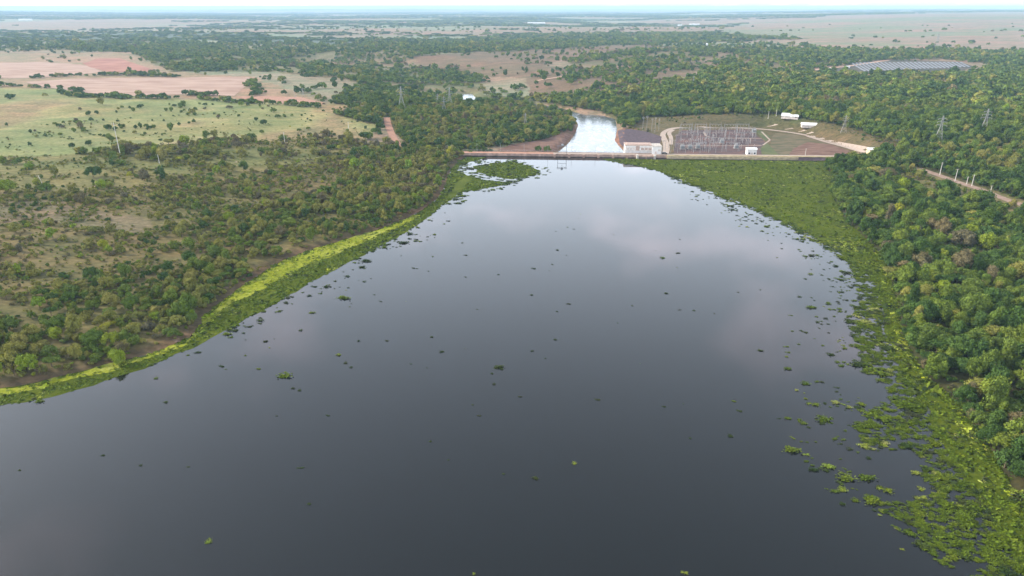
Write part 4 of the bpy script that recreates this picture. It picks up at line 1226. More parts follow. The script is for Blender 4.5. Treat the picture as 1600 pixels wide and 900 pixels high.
drape('floating_mat', rough(LY, 2.0, 3.2, 4), 'mat_yellow', z=.06, label='yellow floating weed band against the left shore', kind='stuff')
drape('floating_mat', rough(LAG_A, 1.3, 2.5, 5), 'mat_green', z=.05, label='green floating mat in the cove by the dam', kind='stuff')
drape('floating_mat', rough(LAG_B, 1.8, 2.5, 6), 'mat_green', z=.04, label='floating island of plants in the cove by the dam', kind='stuff')
drape('floating_mat', rough(DR, 1.4, 2.5, 7), 'mat_green', z=.045, label='wide green floating mat along the right shore and dam', kind='stuff')

def fill(poly, dens, seed):
    rg = np.random.default_rng(seed); P = np.array(poly); lo, hi = P.min(0), P.max(0)
    n = int((hi - lo).prod() * dens)
    x, y = rg.uniform(lo[0], hi[0], n), rg.uniform(lo[1], hi[1], n)
    k = inside(poly, x, y); return x[k], y[k], rg

def float_stuff(name, x, y, rg, size, weights, kind, label, flat=1.0, stretch=1.0):
    n = len(x)
    big = fbm(x / 9, y / 9, 211, 2)
    m = choose(weights, np.clip(rg.uniform(0, 1, n) * .6 + (big - .3) * .9, 0, .999))
    pk = np.array([FIDX[kind, int(v), FM[q]] for v, q in zip(rg.integers(0, 4, n), m)], int)
    s = size * np.exp(rg.normal(0, .45, n))
    S = np.stack([s * stretch, s, s * flat], -1)
    R = np.stack([0 * x, 0 * x, rg.normal(0, .5, n) if stretch != 1 else rg.uniform(0, 6.283, n)], -1)
    return scatter(name, np.stack([x, y, np.full(n, .03)], -1), pk, R, S, label, coll=floats)
x, y, rg = fill(LM, .9, 21); k = sdist(LY, x, y) > rg.uniform(-2.2, .5, len(x))
float_stuff('floating_leaves', x[k], y[k], rg, .62, [.72, .2, .06, .02], 'tuft', 'green leaf rosettes of the left shore mat')
x, y, rg = fill(LY, .5, 22)
float_stuff('floating_leaves', x, y, rg, .55, [.16, .0, .16, .68], 'tuft', 'yellow leaf rosettes against the left shore')
x, y, rg = fill(LAG_A + LAG_B[::-1], .4, 23); k = inside(LAG_A, x, y) | inside(LAG_B, x, y)
float_stuff('floating_leaves', x[k], y[k], rg, .9, [.75, .22, .03, 0], 'tuft', 'leaf rosettes of the cove mat')
x, y, rg = fill(DR, 1.0, 24)
k = rg.uniform(0, 1, len(x)) < np.where(y > 330, .45, 1)
float_stuff('floating_leaves', x[k], y[k], rg, .58, [.62, .20, .18, 0], 'tuft', 'leaf rosettes of the right shore mat')
# narrow yellowing fringe between mat and trees on the right
x, y, rg = fill(DR, .7, 25); d = linedist(shoreRw, x, y); k = (d < 2.6) & (y < 330)
float_stuff('floating_leaves', x[k], y[k], rg, .55, [.45, 0, .1, .45], 'tuft', 'yellowed leaf fringe under the right bank trees')
# loose rafts thinning out from the mats
x, y, rg = fill(OR, 1.5, 26)
d = sdist(DR, x, y)
g = fbm(x / 5.5, y / 3.2, 301, 2)
k = (d > -1.0) & (g > .30 + .10 * sstep(4, 22, d)) & (rg.uniform(0, 1, len(x)) < np.where(y > 330, .5, .8))
float_stuff('floating_rafts', x[k], y[k], rg, .58, [.62, .22, .16, 0], 'raft', 'loose green rafts crowding the edge of the right mat', 1.2, 1.5)
x, y, rg = fill([tuple(p) for p in atp([(690, 330), (706, 300), (716, 250), (870, 250), (875, 275), (800, 296), (735, 305), (715, 330)])], .12, 27)
d = np.minimum(sdist(LAG_A, x, y), sdist(LAG_B, x, y)); k = (d > -1) & (d < 9) & (fbm(x / 7, y / 7, 311, 2) > .5)
float_stuff('floating_rafts', x[k], y[k], rg, 1.1, [.6, .4, 0, 0], 'raft', 'loose dark rafts around the cove island', .7, 1.3)

x, y, rg = fill([tuple(p) for p in atp([(1120, 312), (1230, 360), (1300, 400), (1330, 440), (1335, 500), (1340, 560), (1350, 640), (1340, 700), (1400, 790), (1330, 790), (1225, 700), (1215, 590), (1250, 480), (1215, 400), (1120, 330)])], .16, 28)
d = sdist(OR, x, y); k = (d > .3) & (rg.uniform(0, 1, len(x)) < 1.3 * np.exp(-d / 9)) & (fbm(x / 8, y / 3.2, 331, 2) > .47)
float_stuff('floating_rafts', x[k], y[k], rg, .46, [.62, .26, .12, 0], 'raft', 'fine scraps of floating leaves strewn off the right mat', 1.2, 1.6)
# single floating clumps: first the ones that can be pointed at
CLUMPS = [  # px, py, radius m, stretch, material, label
    (445, 587, 1.9, 2.0, 0, 'longest green raft drifting below the left mat'),
    (535, 466, 2.0, 2.2, 0, 'long thin green raft off the middle of the left mat'),
    (405, 577, .85, 1.1, 0, 'round green clump left of the longest raft'),
    (528, 555, 1.1, 1.1, 0, 'bright green clump right of the longest raft'),
    (540, 567, .8, 1.3, 1, 'dark clump just below the bright green one'),
    (560, 533, .8, 1.0, 1, 'small dark green clump above the bright green one'),
    (605, 533, .75, 1.1, 1, 'dark clump farthest right of the left drift'),
    (674, 527, .7, 1.2, 1, 'lone dark clump right of the left drift'),
    (470, 516, .9, 1.2, 1, 'dark clump in the middle of the left drift'),
    (457, 607, .75, 1.4, 1, 'dark speck right below the longest raft'),
    (347, 573, .85, 1.5, 1, 'brownish clump near the mat point on the left'),
    (258, 629, .8, 1.2, 1, 'lone dark clump below the left shore mat'),
    (244, 591, .8, 1.3, 0, 'green clump close under the left shore mat'),
    (60, 628, 1.3, 1.6, 0, 'green patch broken off the mat at far left'),
    (513, 650, .6, 1.3, 1, 'faint dark clump in open water left of centre'),
    (482, 788, .55, 1.3, 1, 'tiny clump in dark water above the bottom left one'),
    (326, 846, .9, 1.3, 2, 'pale yellow clump near the bottom left'),
    (740, 897, .5, 1.0, 2, 'tiny pale clump cut by the bottom edge'),
    (1072, 896, .75, 1.2, 2, 'pale clump at the bottom edge right of centre'),
    (786, 741, .45, 1.3, 1, 'tiny clump below the centre of the water'),
    (897, 724, .75, 1.2, 2, 'pale clump right of centre in dark water'),
    (672, 690, .5, 1.4, 1, 'faint clump in dark water left of centre'),
    (750, 650, .6, 1.4, 1, 'small dark clump under the central pair'),
    (768, 584, .6, 1.2, 1, 'upper clump of the central pair'),
    (772, 600, .7, 1.2, 1, 'lower clump of the central pair'),
    (830, 461, .85, 1.2, 1, 'dark green clump at the middle of the reservoir'),
    (835, 420, .95, 1.4, 1, 'dark blackish clump above the middle one'),
    (870, 487, .6, 1.1, 1, 'dark clump right of the middle of the reservoir'),
    (885, 399, .5, .8, 1, 'dark upright speck in pale water'),
    (1062, 374, .6, .9, 1, 'dark speck left of the cloud reflection'),
    (1154, 457, .55, .9, 1, 'round dark speck under the cloud reflection'),
    (1188, 453, .5, .9, 1, 'second round speck right under the cloud reflection'),
    (1116, 490, .45, .9, 1, 'small speck lower under the cloud reflection'),
    (1187, 548, .9, 1.8, 1, 'dark streak drifting left of the right rafts'),
    (1157, 643, .75, 1.4, 1, 'dark clump far left of the right rafts'),
    (1078, 685, .45, 1.3, 1, 'faint speck alone in dark water right of centre'),
    (618, 374, .9, 1.8, 1, 'dark streak off the upper left mat'),
    (727, 433, .6, 1.3, 1, 'dark clump in pale water right of the left mat'),
    (652, 420, .6, 1.2, 1, 'small clump in pale water near the left mat'),
    (160, 712, .5, 1.6, 1, 'faint clump in the lower left water'),
    (220, 727, .5, 1.3, 1, 'faint clump right of the lower left one'),
    (30, 735, .45, 1.5, 1, 'faint clump at the left edge of the water'),
    (295, 730, .45, 1.3, 1, 'faint clump in the lower left quarter'),
    (1230, 577, 1.3, 1.3, 0, 'green raft leading the right drift'),
    (1258, 599, 1.3, 1.7, 0, 'long green raft below the leading one'),
    (1244, 610, .8, 1.1, 2, 'pale clump under the long green raft'),
    (1275, 633, 1.5, 1.5, 0, 'green raft in the upper right drift'),
    (1305, 630, 1.5, 1.0, 2, 'yellowish raft beside the upper right drift'),
    (1285, 655, 1.9, 1.7, 0, 'broad green raft at the left tip of the right drift'),
    (1235, 704, 2.0, 1.7, 0, 'green raft heading the lower right streak'),
    (1262, 711, .9, 1.2, 2, 'round pale clump behind the streak head'),
    (1292, 730, 1.5, 1.5, 2, 'pale rafts in the middle of the lower right streak'),
    (1320, 746, 2.0, 1.7, 0, 'green raft in the lower right streak'),
    (1352, 748, 1.8, 1.9, 0, 'green raft near the end of the lower right streak'),
    (1388, 768, 1.7, 1.3, 0, 'yellow-green raft closing the lower right streak'),
    (1270, 735, 1.2, 1.5, 1, 'dark raft below the lower right streak'),
    (1316, 765, 1.1, 1.5, 2, 'pale pair of clumps under the streak'),
    (1360, 785, 1.9, 1.4, 0, 'green raft touching the near right mat'),
    (1411, 859, .55, 1.0, 2, 'cream coloured clump beside the near right mat'),
    (1430, 740, 1.2, 1.3, 2, 'pale clump in the inlet of the right mat'),
    (1438, 764, 1.0, 1.2, 2, 'pale green clump low in the inlet of the right mat'),
]
ck = 0
nclump = 0
def clump_thing(x, y, r, st, mi, rz, label, group):
    global nclump
    o = bpy.data.objects.new('floating_clump', float_mesh['raft', nclump % 4, FM[mi]]); COL.objects.link(o); nclump += 1
    o.location = (x, y, .01); o.rotation_euler = (0, 0, rz); o.scale = (r * st, r, r * 1.3)
    return tag(o, label, 'water plants', group)
for px_, py_, r_, st_, mi_, lb_ in CLUMPS:
    p = at(px_, py_, 0)
    clump_thing(p[0], p[1], r_ * .95, st_, mi_, random.uniform(-.25, .25), lb_, 'floating plant clumps')
def zone(px, dens, ref, reach, seed, w, label, r0, cap):
    poly = [tuple(p) for p in atp(px)]
    x, y, rg = fill(poly, dens, seed)
    d = sdist(ref, x, y)
    p = np.exp(-np.maximum(d, 0) / reach) * sstep(.36, .55, fbm(x / 9, y / 6, seed, 2))
    k = (d > .5) & (rg.uniform(0, 1, len(x)) < p); x, y, d = x[k][:cap], y[k][:cap], d[k][:cap]
    o = np.argsort(-y); seen = {}
    for a, b, dd in zip(x[o], y[o], d[o]):
        r = r0 * math.exp(rg.normal(0, .45)) * (.7 + .5 * math.exp(-dd / reach))
        mi = int(choose(w, np.array([rg.uniform(0, .999)]))[0]); st = rg.uniform(1, 2)
        lb = '%s %s%s plant clump %s %s' % ('tiny' if r < r0 * .75 else ('small' if r < r0 * 1.25 else 'wider'), 'drawn-out ' if st > 1.55 else '', {0: 'green', 1: 'dark', 2: 'pale', 3: 'yellow'}[mi], 'close to' if dd < reach * .6 else 'well off', label)
        seen[lb] = seen.get(lb, 0) + 1
        clump_thing(a, b, r, st, mi, rg.normal(0, .35), lb + (', %s from the dam' % ORDN[seen[lb] - 1]), 'floating plant clumps')
zone([(240, 572), (320, 532), (440, 470), (560, 402), (660, 347), (700, 330), (760, 400), (620, 560), (420, 620), (280, 610)], .22, LM, 11, 31, [.35, .6, .05, 0], 'the left mat', .66, 130)
zone([(1030, 268), (1160, 322), (1295, 392), (1338, 440), (1342, 500), (1350, 600), (1350, 700), (1420, 800), (1300, 790), (1200, 700), (1180, 560), (1230, 430), (1180, 370), (1060, 300)], .16, OR, 9, 32, [.5, .38, .12, 0], 'the right mat', .72, 120)
zone([(300, 640), (600, 560), (900, 330), (1180, 420), (1150, 700), (800, 800), (300, 760)], .0030, LM, 500, 33, [.1, .9, 0, 0], 'both mats in open water', .40, 45)

# ------------------------------------------------------------------ dam and works
DAM_RZ = math.atan2(dam_dir[1], dam_dir[0])
def U(px): return (px - 716.0) / (1322.0 - 716.0) * DAM_LEN
def dl(u, v, z=0): p = DAM_A + dam_dir * u + dam_nrm * v; return (p[0], p[1], z)
dam = empty('dam', dl(0, 0, 0), DAM_RZ, 'long low concrete dam with a reddish crest road', 'dam')
u0, u1, u2 = 2.0, U(1046), DAM_LEN - 2
MB().box(u0, u1, .35, 6.5, -12, .45).build('lower_wall', 'concrete_dark', dam)
MB().box(u0, u1, 0, 7.0, .45, 2.2).build('crest_beam', 'concrete', dam)
MB().box(u0, U(868), .6, 6.4, 2.2, 2.26).build('crest_road', 'crest_red', dam)
MB().box(U(868) + .01, u1, .6, 6.4, 2.2, 2.26).build('crest_road', 'gravel_road', dam)
MB().box(u0, u1, 0, .3, 2.2, 2.42).build('kerb', 'concrete', dam)
MB().box(u0, u1, 6.7, 7.0, 2.2, 2.55).build('parapet', 'concrete', dam)
rl = MB()
for k in range(int((u1 - u0) / 3)):
    a = u0 + k * 3 + 1; rl.box(a, a + .1, 6.78, 6.9, 2.75, 3.8)
rl.box(u0 + 1, u1 - 2, 6.8, 6.88, 3.74, 3.82); rl.box(u0 + 1, u1 - 2, 6.8, 6.88, 3.2, 3.26)
rl.build('railing', 'galvanised', dam)
for px_ in (870, 893, 916, 939, 962, 984):
    a = U(px_)
    pr = MB(); pr.prism([(a - .9, -8), (a + .9, -8), (a + .9, 2.2), (a - .9, 2.2)], -1.6, .36)
    pr.box(a - .55, a + .55, -2.1, -1.6, -8, 1.7); pr.build('pier', 'concrete', dam)
lp = MB().box(0, 1, 0, 1, 0, 1)
for k, px_ in enumerate(range(745, 1040, 38)):
    if 975 < px_ < 1040: continue
    a = U(px_); l = MB(); l.bar((a, 6.2, 2.26), (a, 6.2, 8.6), .16, .1, 6); l.bar((a, 6.2, 8.5), (a, 4.8, 8.9), .08, .06, 4); l.box(a - .12, a + .12, 4.3, 4.9, 8.82, 8.98)
    o = l.build('lamp_post', 'galvanised'); o.location = dl(0, 0, 0); o.rotation_euler = (0, 0, DAM_RZ)
    tag(o, '%s thin street lamp on the dam crest counted from its left end' % ['first', 'second', 'third', 'fourth', 'fifth', 'sixth', 'seventh', 'eighth'][k], 'lamp post', 'lamp posts of the crest road')
emb = empty('embankment', dl(0, 0, 0), DAM_RZ, 'earth embankment with yellow grass crest and dark rock face at the right', 'embankment')
MB().prism([(-7.5, -4), (-1.2, 2.2), (-1.2, 2.2), (-1.2, -4)], 0, 1)
f = MB(); n_ = 60; rg = random.Random(4)
vs = []
for k in range(n_ + 1):
    a = u1 + (u2 + 6 - u1) * k / n_
    for (v_, z_) in ((-9.5, -3.5), (-6.6, -.9), (-4.2, .45), (-2.1, 1.7), (-.8, 2.35)):
        q_ = .16 + .84 * max(0, k / n_ - .35) / .65; vs.append((a, v_ * q_ - .8 * (1 - q_) + rg.uniform(-.3, .3), z_ + rg.uniform(-.22, .22)))
fs = [(k * 5 + q, (k + 1) * 5 + q, (k + 1) * 5 + q + 1, k * 5 + q + 1) for k in range(n_) for q in range(4)]
f.add(vs, fs); f.build('rock_face', 'rockfill', emb)
f = MB(); f.add([(u1, -1.4, 2.3), (u2 + 6, -1.4, 2.5), (u2 + 6, 5.5, 2.6), (u1, 5.5, 2.4), (u2 + 6, 22, -5.5), (u1, 22, -5.5), (u1, -1.4, -6), (u2 + 6, -1.4, -6)], [(0, 1, 2, 3), (3, 2, 4, 5), (0, 3, 5, 6), (1, 7, 4, 2)])
f.build('grass_crest', 'dry_grass', emb)
MB().box(u1 + .02, u1 + (u2 - u1) * .74, -2.75, -1.42, -1.5, 2.27).build('upstream_lip', 'beige_concrete', emb)
MB().box(u1 + .02, u1 + (u2 - u1) * .74, -2.9, -1.43, -4, .35).build('wall_foot', 'concrete_dark', emb)
f = MB(); f.add([(u1, 1.6, 2.43), (u2 + 6, 1.6, 2.62), (u2 + 6, 4.9, 2.66), (u1, 4.9, 2.47)], [(0, 1, 2, 3)]); f.build('crest_track', 'gravel_road', emb)

# powerhouse
ph = empty('powerhouse', dl(U(982), 7.2, 2.0), DAM_RZ, 'white flat-roofed powerhouse standing on the dam', 'building')
W1, W2 = U(1024) - U(982), U(1038.5) - U(982)
MB().box(0, W1, 0, 11, -14, 6.3).build('main_wall', 'white_paint', ph)
MB().box(W1 + .01, W2, -2.6, 10, -14, 6.0).build('annex_wall', 'white_paint', ph)
r = MB().box(-.4, W1, -.4, 11.4, 6.3, 6.7).build('roof', 'rose_panel', ph)
MB().box(1.5, W1 - 2, 3, 9, 6.7, 7.1).build('roof_monitor', 'rose_panel', r)
r = MB().box(W1 + .02, W2 + .35, -2.9, 10.3, 6.0, 6.35).build('roof', 'pale_concrete', ph)
for k in range(4): MB().bar((W1 + 1 + k * 1.9, -1.5, 6.35), (W1 + 1 + k * 1.9, -1.5, 8.8 - .4 * k), .14, .08).build('vent_pipe', 'galvanised', r)
MB().box(0, W1, -.12, 0, 2.1, 2.5).build('wall_band', 'stained_paint', ph)
MB().box(0, W1, -.10, 0, 4.6, 4.9).build('wall_band', 'stained_paint', ph)
MB().box(8.2, 11.2, -.14, 0, 2.5, 5.9).build('wall_panel', 'rose_panel', ph)
for k in range(3):
    g = MB().box(12.4 + 2.9 * k, 14.8 + 2.9 * k, -.1, 0, 3.0, 4.4).build('window', 'rose_panel', ph)
    MB().box(12.3 + 2.9 * k, 14.9 + 2.9 * k, -.16, -.02, 2.82, 3.0).build('sill', 'pale_concrete', g)
for k in range(3):
    g = MB().box(1.2 + 2.3 * k, 2.9 + 2.3 * k, -.08, 0, 3.0, 4.3).build('window', 'stained_paint', ph)
MB().box(W1 + 2.2, W1 + 3.6, -2.7, -2.6, 0, 2.3).build('door', 'stained_paint', ph)
MB().box(W1 + 4.6, W1 + 6.4, -2.7, -2.6, 2.6, 4.0).build('window', 'stained_paint', ph)

it = empty('water_intake', dl(U(998), -4.6, 0), DAM_RZ, 'concrete water intake with two piers in front of the powerhouse', 'intake')
WI = U(1028) - U(998)
for a in (0, WI - 1.6): MB().box(a, a + 1.6, 0, 4.6, -8, 2.9).build('pier', 'pale_concrete', it)
MB().box(WI / 2 - .4, WI / 2 + .4, .6, 4.6, -8, 1.4).build('pier', 'concrete', it)
MB().box(1.6, WI - 1.6, .8, 4.58, 1.4, 2.3).build('deck', 'concrete', it)
MB().box(1.6, WI - 1.6, 1.6, 1.8, -8, 1.39).build('trash_rack', 'steel_dark', it)
for k in range(12):
    a = 2 + k * (WI - 4) / 11; 
    if abs(a + .06 - WI / 2) > .6: MB().box(a, a + .12, 1.4, 1.58, -6, 1.38).build('rack_bar', 'concrete_dark', it)

# hoist frame over the gates
gt = empty('gantry', dl(U(875), -1.4, 2.2), DAM_RZ, 'dark steel hoist frame standing over the gate on the dam', 'gantry')
WG = U(888.5) - U(875)
for a in (0, WG):
    for b in (0, 3.2): MB().bar((a, b - .2, -1.2), (a, b, 6.4), .22).build('leg', 'steel_dark', gt)
    MB().bar((a, 0, 6.4), (a, 3.2, 6.4), .2).build('cross_beam', 'steel_dark', gt)
for b in (0, 3.2): MB().bar((-.6, b, 6.55), (WG + .6, b, 6.55), .24).build('top_beam', 'steel_dark', gt)
MB().bar((0, 0, 2.6), (WG, 0, 2.6), .2).build('brace', 'steel_dark', gt)
h_ = MB().box(WG / 2 - .8, WG / 2 + .8, .6, 2.6, 6.75, 7.9).build('hoist', 'transformer_grey', gt)
MB().bar((WG / 2, 1.4, 6.7), (WG / 2, 1.4, 3.2), .1).build('cable', 'steel_dark', h_)

# parked car by the powerhouse
def car(loc, rz, label, mat):
    c = empty('parked_car', loc, rz, label, 'car')
    b = MB(); prof = [(-2.2, .45), (2.2, .45), (2.25, .85), (1.35, 1.0), (.75, 1.5), (-1.5, 1.52), (-2.15, 1.0)]
    b.prism(prof, -.85, .85); b.build('body', mat, c)
    w = MB(); w.prism([(-1.45, 1.02), (1.1, 1.02), (.68, 1.42), (-1.35, 1.44)], -.87, .87); w.build('side_window', 'dark_glass', c)
    for x in (-1.35, 1.35):
        for y in (-.78, .78):
            m = MB(); m.bar((x, y - .1, .34), (x, y + .1, .34), .48, None, 12); m.build('wheel', 'tyre', c)
    for y in (-.6, .6): MB().box(2.2, 2.27, y - .18, y + .18, .6, .75).build('headlight', 'white_paint', c)
    return c
car(dl(U(1043.5), 4.2, 2.47), DAM_RZ, 'dark car parked right of the white powerhouse', 'car_dark')

# switchyard
def gy(px, py): p = at(px, py, YARD_Z); return Vector((p[0], p[1], YARD_Z))
def yard_gantry():
    g = empty('switchyard_gantry', (0, 0, 0))
    for a in (-5.5, 5.5):
        m = MB()
        for s in (-1, 1): m.bar((a + s * .75, 0, 0), (a + s * .15, 0, 10), .17)
        for k in range(5): z0, z1 = k * 2, k * 2 + 2; w0, w1 = .75 - .06 * z0, .75 - .06 * z1; m.bar((a - w0, 0, z0), (a + w1, 0, z1), .08)
        m.bar((a, 0, 10), (a, 0, 12.6), .12, .05); m.build('column', 'galvanised', g)
    m = MB(); m.bar((-5.5, 0, 9.3), (5.5, 0, 9.3), .13); m.bar((-5.5, 0, 10), (5.5, 0, 10), .13)
    for k in range(8): m.bar((-5.5 + k * 1.375, 0, 9.3 if k % 2 else 10), (-5.5 + (k + 1) * 1.375, 0, 10 if k % 2 else 9.3), .07)
    m.build('beam', 'galvanised', g)
    for a in (-3, 0, 3): MB().lathe([(.05, 7.9), (.2, 8.0), (.1, 8.2), (.2, 8.4), (.1, 8.6), (.2, 8.8), (.05, 9.2)], 8, (a, 0)).build('insulator', 'porcelain', g)
    return g
g0 = yard_gantry(); g0.scale = (1, 1, .8); first = True
ORD = ['first', 'second', 'third', 'fourth', 'fifth', 'sixth', 'seventh', 'eighth', 'ninth', 'tenth', 'eleventh', 'twelfth']
ROWS = [('back', 206.5, [1072, 1094, 1117, 1140, 1160]), ('second', 212.5, [1070, 1094, 1118, 1142, 1164]), ('third', 220, [1073, 1098, 1122, 1148, 1170]), ('fourth', 229, [1106, 1132, 1158]), ('front', 237, [1092, 1118, 1144])]
for rn, py_, xs in ROWS:
    for k, px_ in enumerate(xs):
        p = gy(px_, py_); lb = '%s steel gantry from the left in the %s row of the switchyard' % (ORD[k], rn)
        if first: g0.location = p; g0.rotation_euler = (0, 0, DAM_RZ + random.uniform(-.03, .03)); tag(g0, lb, 'gantry', 'switchyard gantries'); first = False
        else: copy_tree(g0, p, DAM_RZ + random.uniform(-.03, .03), lb)
pl0 = None
for k in range(22):
    px_ = 1036 + 82 * (k + random.uniform(-.3, .3)) / 21; p = gy(px_, 239 - 4 * (k % 3)); hgt_ = random.uniform(8, 12.5)
    lb = 'grey switchyard mast, %s from the left in the row behind the embankment' % (ORD + ['thirteenth', 'fourteenth', 'fifteenth', 'sixteenth', 'seventeenth', 'eighteenth', 'nineteenth', 'twentieth', 'twenty-first', 'twenty-second'])[k]
    if pl0 is None:
        pl0 = empty('mast', p, 0, lb, 'mast', 'switchyard masts')
        MB().bar((0, 0, 0), (0, 0, 1), .24, .14, 6).build('shaft', 'galvanised', pl0)
        MB().box(-1.0, 1.0, -.06, .06, .855, .868).build('cross_arm', 'galvanised', pl0)
        for a in (-.9, .9): MB().bar((a, 0, .88), (a, 0, .97), .2, .1, 6).build('insulator', 'porcelain', pl0)
        pl0.scale = (1, 1, hgt_)
    else:
        c = copy_tree(pl0, p, random.uniform(-.2, .2), lb); c.scale = (1, 1, hgt_)
for k, (px_, py_, h1) in enumerate([(1004, 204, 14), (1010, 206, 16), (1018, 205, 13), (1023, 207, 15), (1029, 204, 12)]):
    p = gpt(px_, py_); c = copy_tree(pl0, p, .2 * k, 'tall thin mast on the grass left of the switchyard, %s from left' % ORD[k]); c.scale = (1, 1, h1); c['group'] = 'masts by the access road'
def transformer():
    t = empty('transformer', (0, 0, 0))
    MB().box(-1.8, 1.8, -1.1, 1.1, .5, 3.1).build('tank', 'transformer_grey', t)
    MB().box(-2, 2, -1.3, 1.3, 0, .5).build('plinth', 'pale_concrete', t)
    for s in (-1, 1):
        m = MB()
        for k in range(6): m.box(-1.5 + k * .55, -1.25 + k * .55, s * 1.15 if s > 0 else -1.75, 1.75 if s > 0 else -1.15, .8, 2.8)
        m.build('radiator', 'transformer_grey', t)
    for a in (-1, 0, 1): MB().lathe([(.1, 3.1), (.22, 3.3), (.12, 3.6), (.22, 3.9), (.1, 4.2), (.05, 4.9)], 8, (a, 0)).build('bushing', 'porcelain', t)
    m = MB(); m.bar((-1.4, .5, 3.9), (1.4, .5, 3.9), .7, None, 10); m.build('conservator', 'transformer_grey', t)
    return t
t0_ = transformer()
for k, (px_, py_) in enumerate([(1066, 233), (1078, 233), (1090, 232), (1128, 224), (1150, 232), (1178, 207)]):
    lb = '%s grey transformer from the left in the switchyard' % ORD[k]
    if k == 0: t0_.location = gy(px_, py_); t0_.rotation_euler = (0, 0, DAM_RZ); tag(t0_, lb, 'transformer', 'switchyard transformers')
    else: copy_tree(t0_, gy(px_, py_), DAM_RZ, lb)
e0 = None
ROWN = ['nearest', 'second', 'third', 'fourth', 'fifth', 'sixth', 'seventh', 'farthest']
for k in range(64):
    ri, ki = k // 8, k % 8
    p = gy(1070 + 112 * (ki + .5 + random.uniform(-.35, .35)) / 8, [233, 225, 223, 217, 215, 210.5, 208.5, 204.5][ri] + random.uniform(-.2, .2))
    lb = '%s post insulator from the left in the %s low row of the switchyard' % (ORD[ki], ROWN[ri])
    if e0 is None:
        e0 = empty('post_insulator', p, 0, lb, 'insulator', 'switchyard post insulators')
        MB().bar((0, 0, 0), (0, 0, 2.6), .34, .28).build('support', 'galvanised', e0)
        MB().lathe([(.16, 2.6), (.3, 2.75), (.16, 2.95), (.3, 3.15), (.16, 3.35), (.3, 3.55), (.16, 3.75), (.3, 3.95), (.1, 4.2)], 8).build('stack', 'porcelain', e0)
    else: copy_tree(e0, p, random.uniform(0, 3), lb)

def gable(name, loc, rz, w, d, h, rise, wall, roof, label, over=.4, openings=(), arch=False):
    b = empty(name, loc, rz, label, 'building')
    MB().box(-w / 2, w / 2, -d / 2, d / 2, -1, h).build('wall', wall, b)
    m = MB()
    if arch:
        n = 10; pr = [(-d / 2 - over + (d + 2 * over) * k / n, h + .02 + rise * math.sin(math.pi * k / n)) for k in range(n + 1)]
    else: pr = [(-d / 2 - over, h + .02), (0, h + rise), (d / 2 + over, h + .02)]
    vs = [(-w / 2 - over, y, z) for y, z in pr] + [(w / 2 + over, y, z) for y, z in pr]; n = len(pr)
    vs += [(a, y, z + .18) for a, y, z in vs]; 
    fs = [(k, k + 1, n + k + 1, n + k) for k in range(n - 1)] + [(2 * n + k, 3 * n + k, 3 * n + k + 1, 2 * n + k + 1) for k in range(n - 1)]
    for e in (0, n): fs += [(e + k, e + k + 1, 2 * n + e + k + 1, 2 * n + e + k) for k in range(n - 1)] + [tuple(range(e, e + n))]
    fs += [(0, n, 3 * n, 2 * n), (n - 1, 2 * n - 1, 4 * n - 1, 3 * n - 1)]
    m.add(vs, fs); m.build('roof', roof, b)
    for nm, a0, a1, z0, z1, mt in openings: MB().box(a0, a1, -d / 2 - .06, -d / 2 + .02, z0, z1).build(nm, mt, b)
    return b
gable('control_house', gy(1173, 241.5), DAM_RZ, 7.6, 6.5, 4.8, 1.1, 'white_paint', 'roof_white', 'small white control house in front of the switchyard', openings=[('door', -.6, .6, 0, 2.3, 'stained_paint'), ('window', 1.6, 2.9, 1.1, 2.3, 'dark_glass'), ('window', -2.9, -1.6, 1.1, 2.3, 'dark_glass')])
gable('storage_shed', gpt(1233, 194.5), DAM_RZ - .42, 16, 11, 1.8, 2.2, 'stained_paint', 'roof_white', 'left of two white arched-roof sheds above the switchyard', arch=True, openings=[('door', -2, 2, 0, 1.7, 'stained_paint'), ('window', 5, 6.6, .8, 1.5, 'dark_glass')])
gable('storage_shed', gpt(1263, 203), DAM_RZ - .2, 14, 9, 1.6, 1.9, 'stained_paint', 'roof_white', 'right of two white arched-roof sheds above the switchyard', arch=True, openings=[('door', -1.5, 1.5, 0, 1.5, 'stained_paint'), ('window', 4.5, 6, .7, 1.3, 'dark_glass')])
gable('gatehouse', gpt(1363, 241.5), DAM_RZ, 7.5, 6, 4.2, 1.3, 'cream_paint', 'roof_white', 'small cream and yellow building at the right end of the dam', openings=[('door', -1, .2, 0, 2.2, 'yellow_paint'), ('window', 1.2, 2.6, 1, 2.2, 'dark_glass')])
yw = empty('yellow_wall', gpt(1350, 242.3), DAM_RZ, 'low yellow wall left of the cream building', 'wall')
MB().box(-5, 5, -.2, .2, -.5, 1.5).build('panel', 'yellow_paint', yw)
for a in (-5, -2.5, 0, 2.5, 5): MB().box(a - .25, a + .25, -.3, .3, -.5, 1.8).build('post', 'cream_paint', yw)

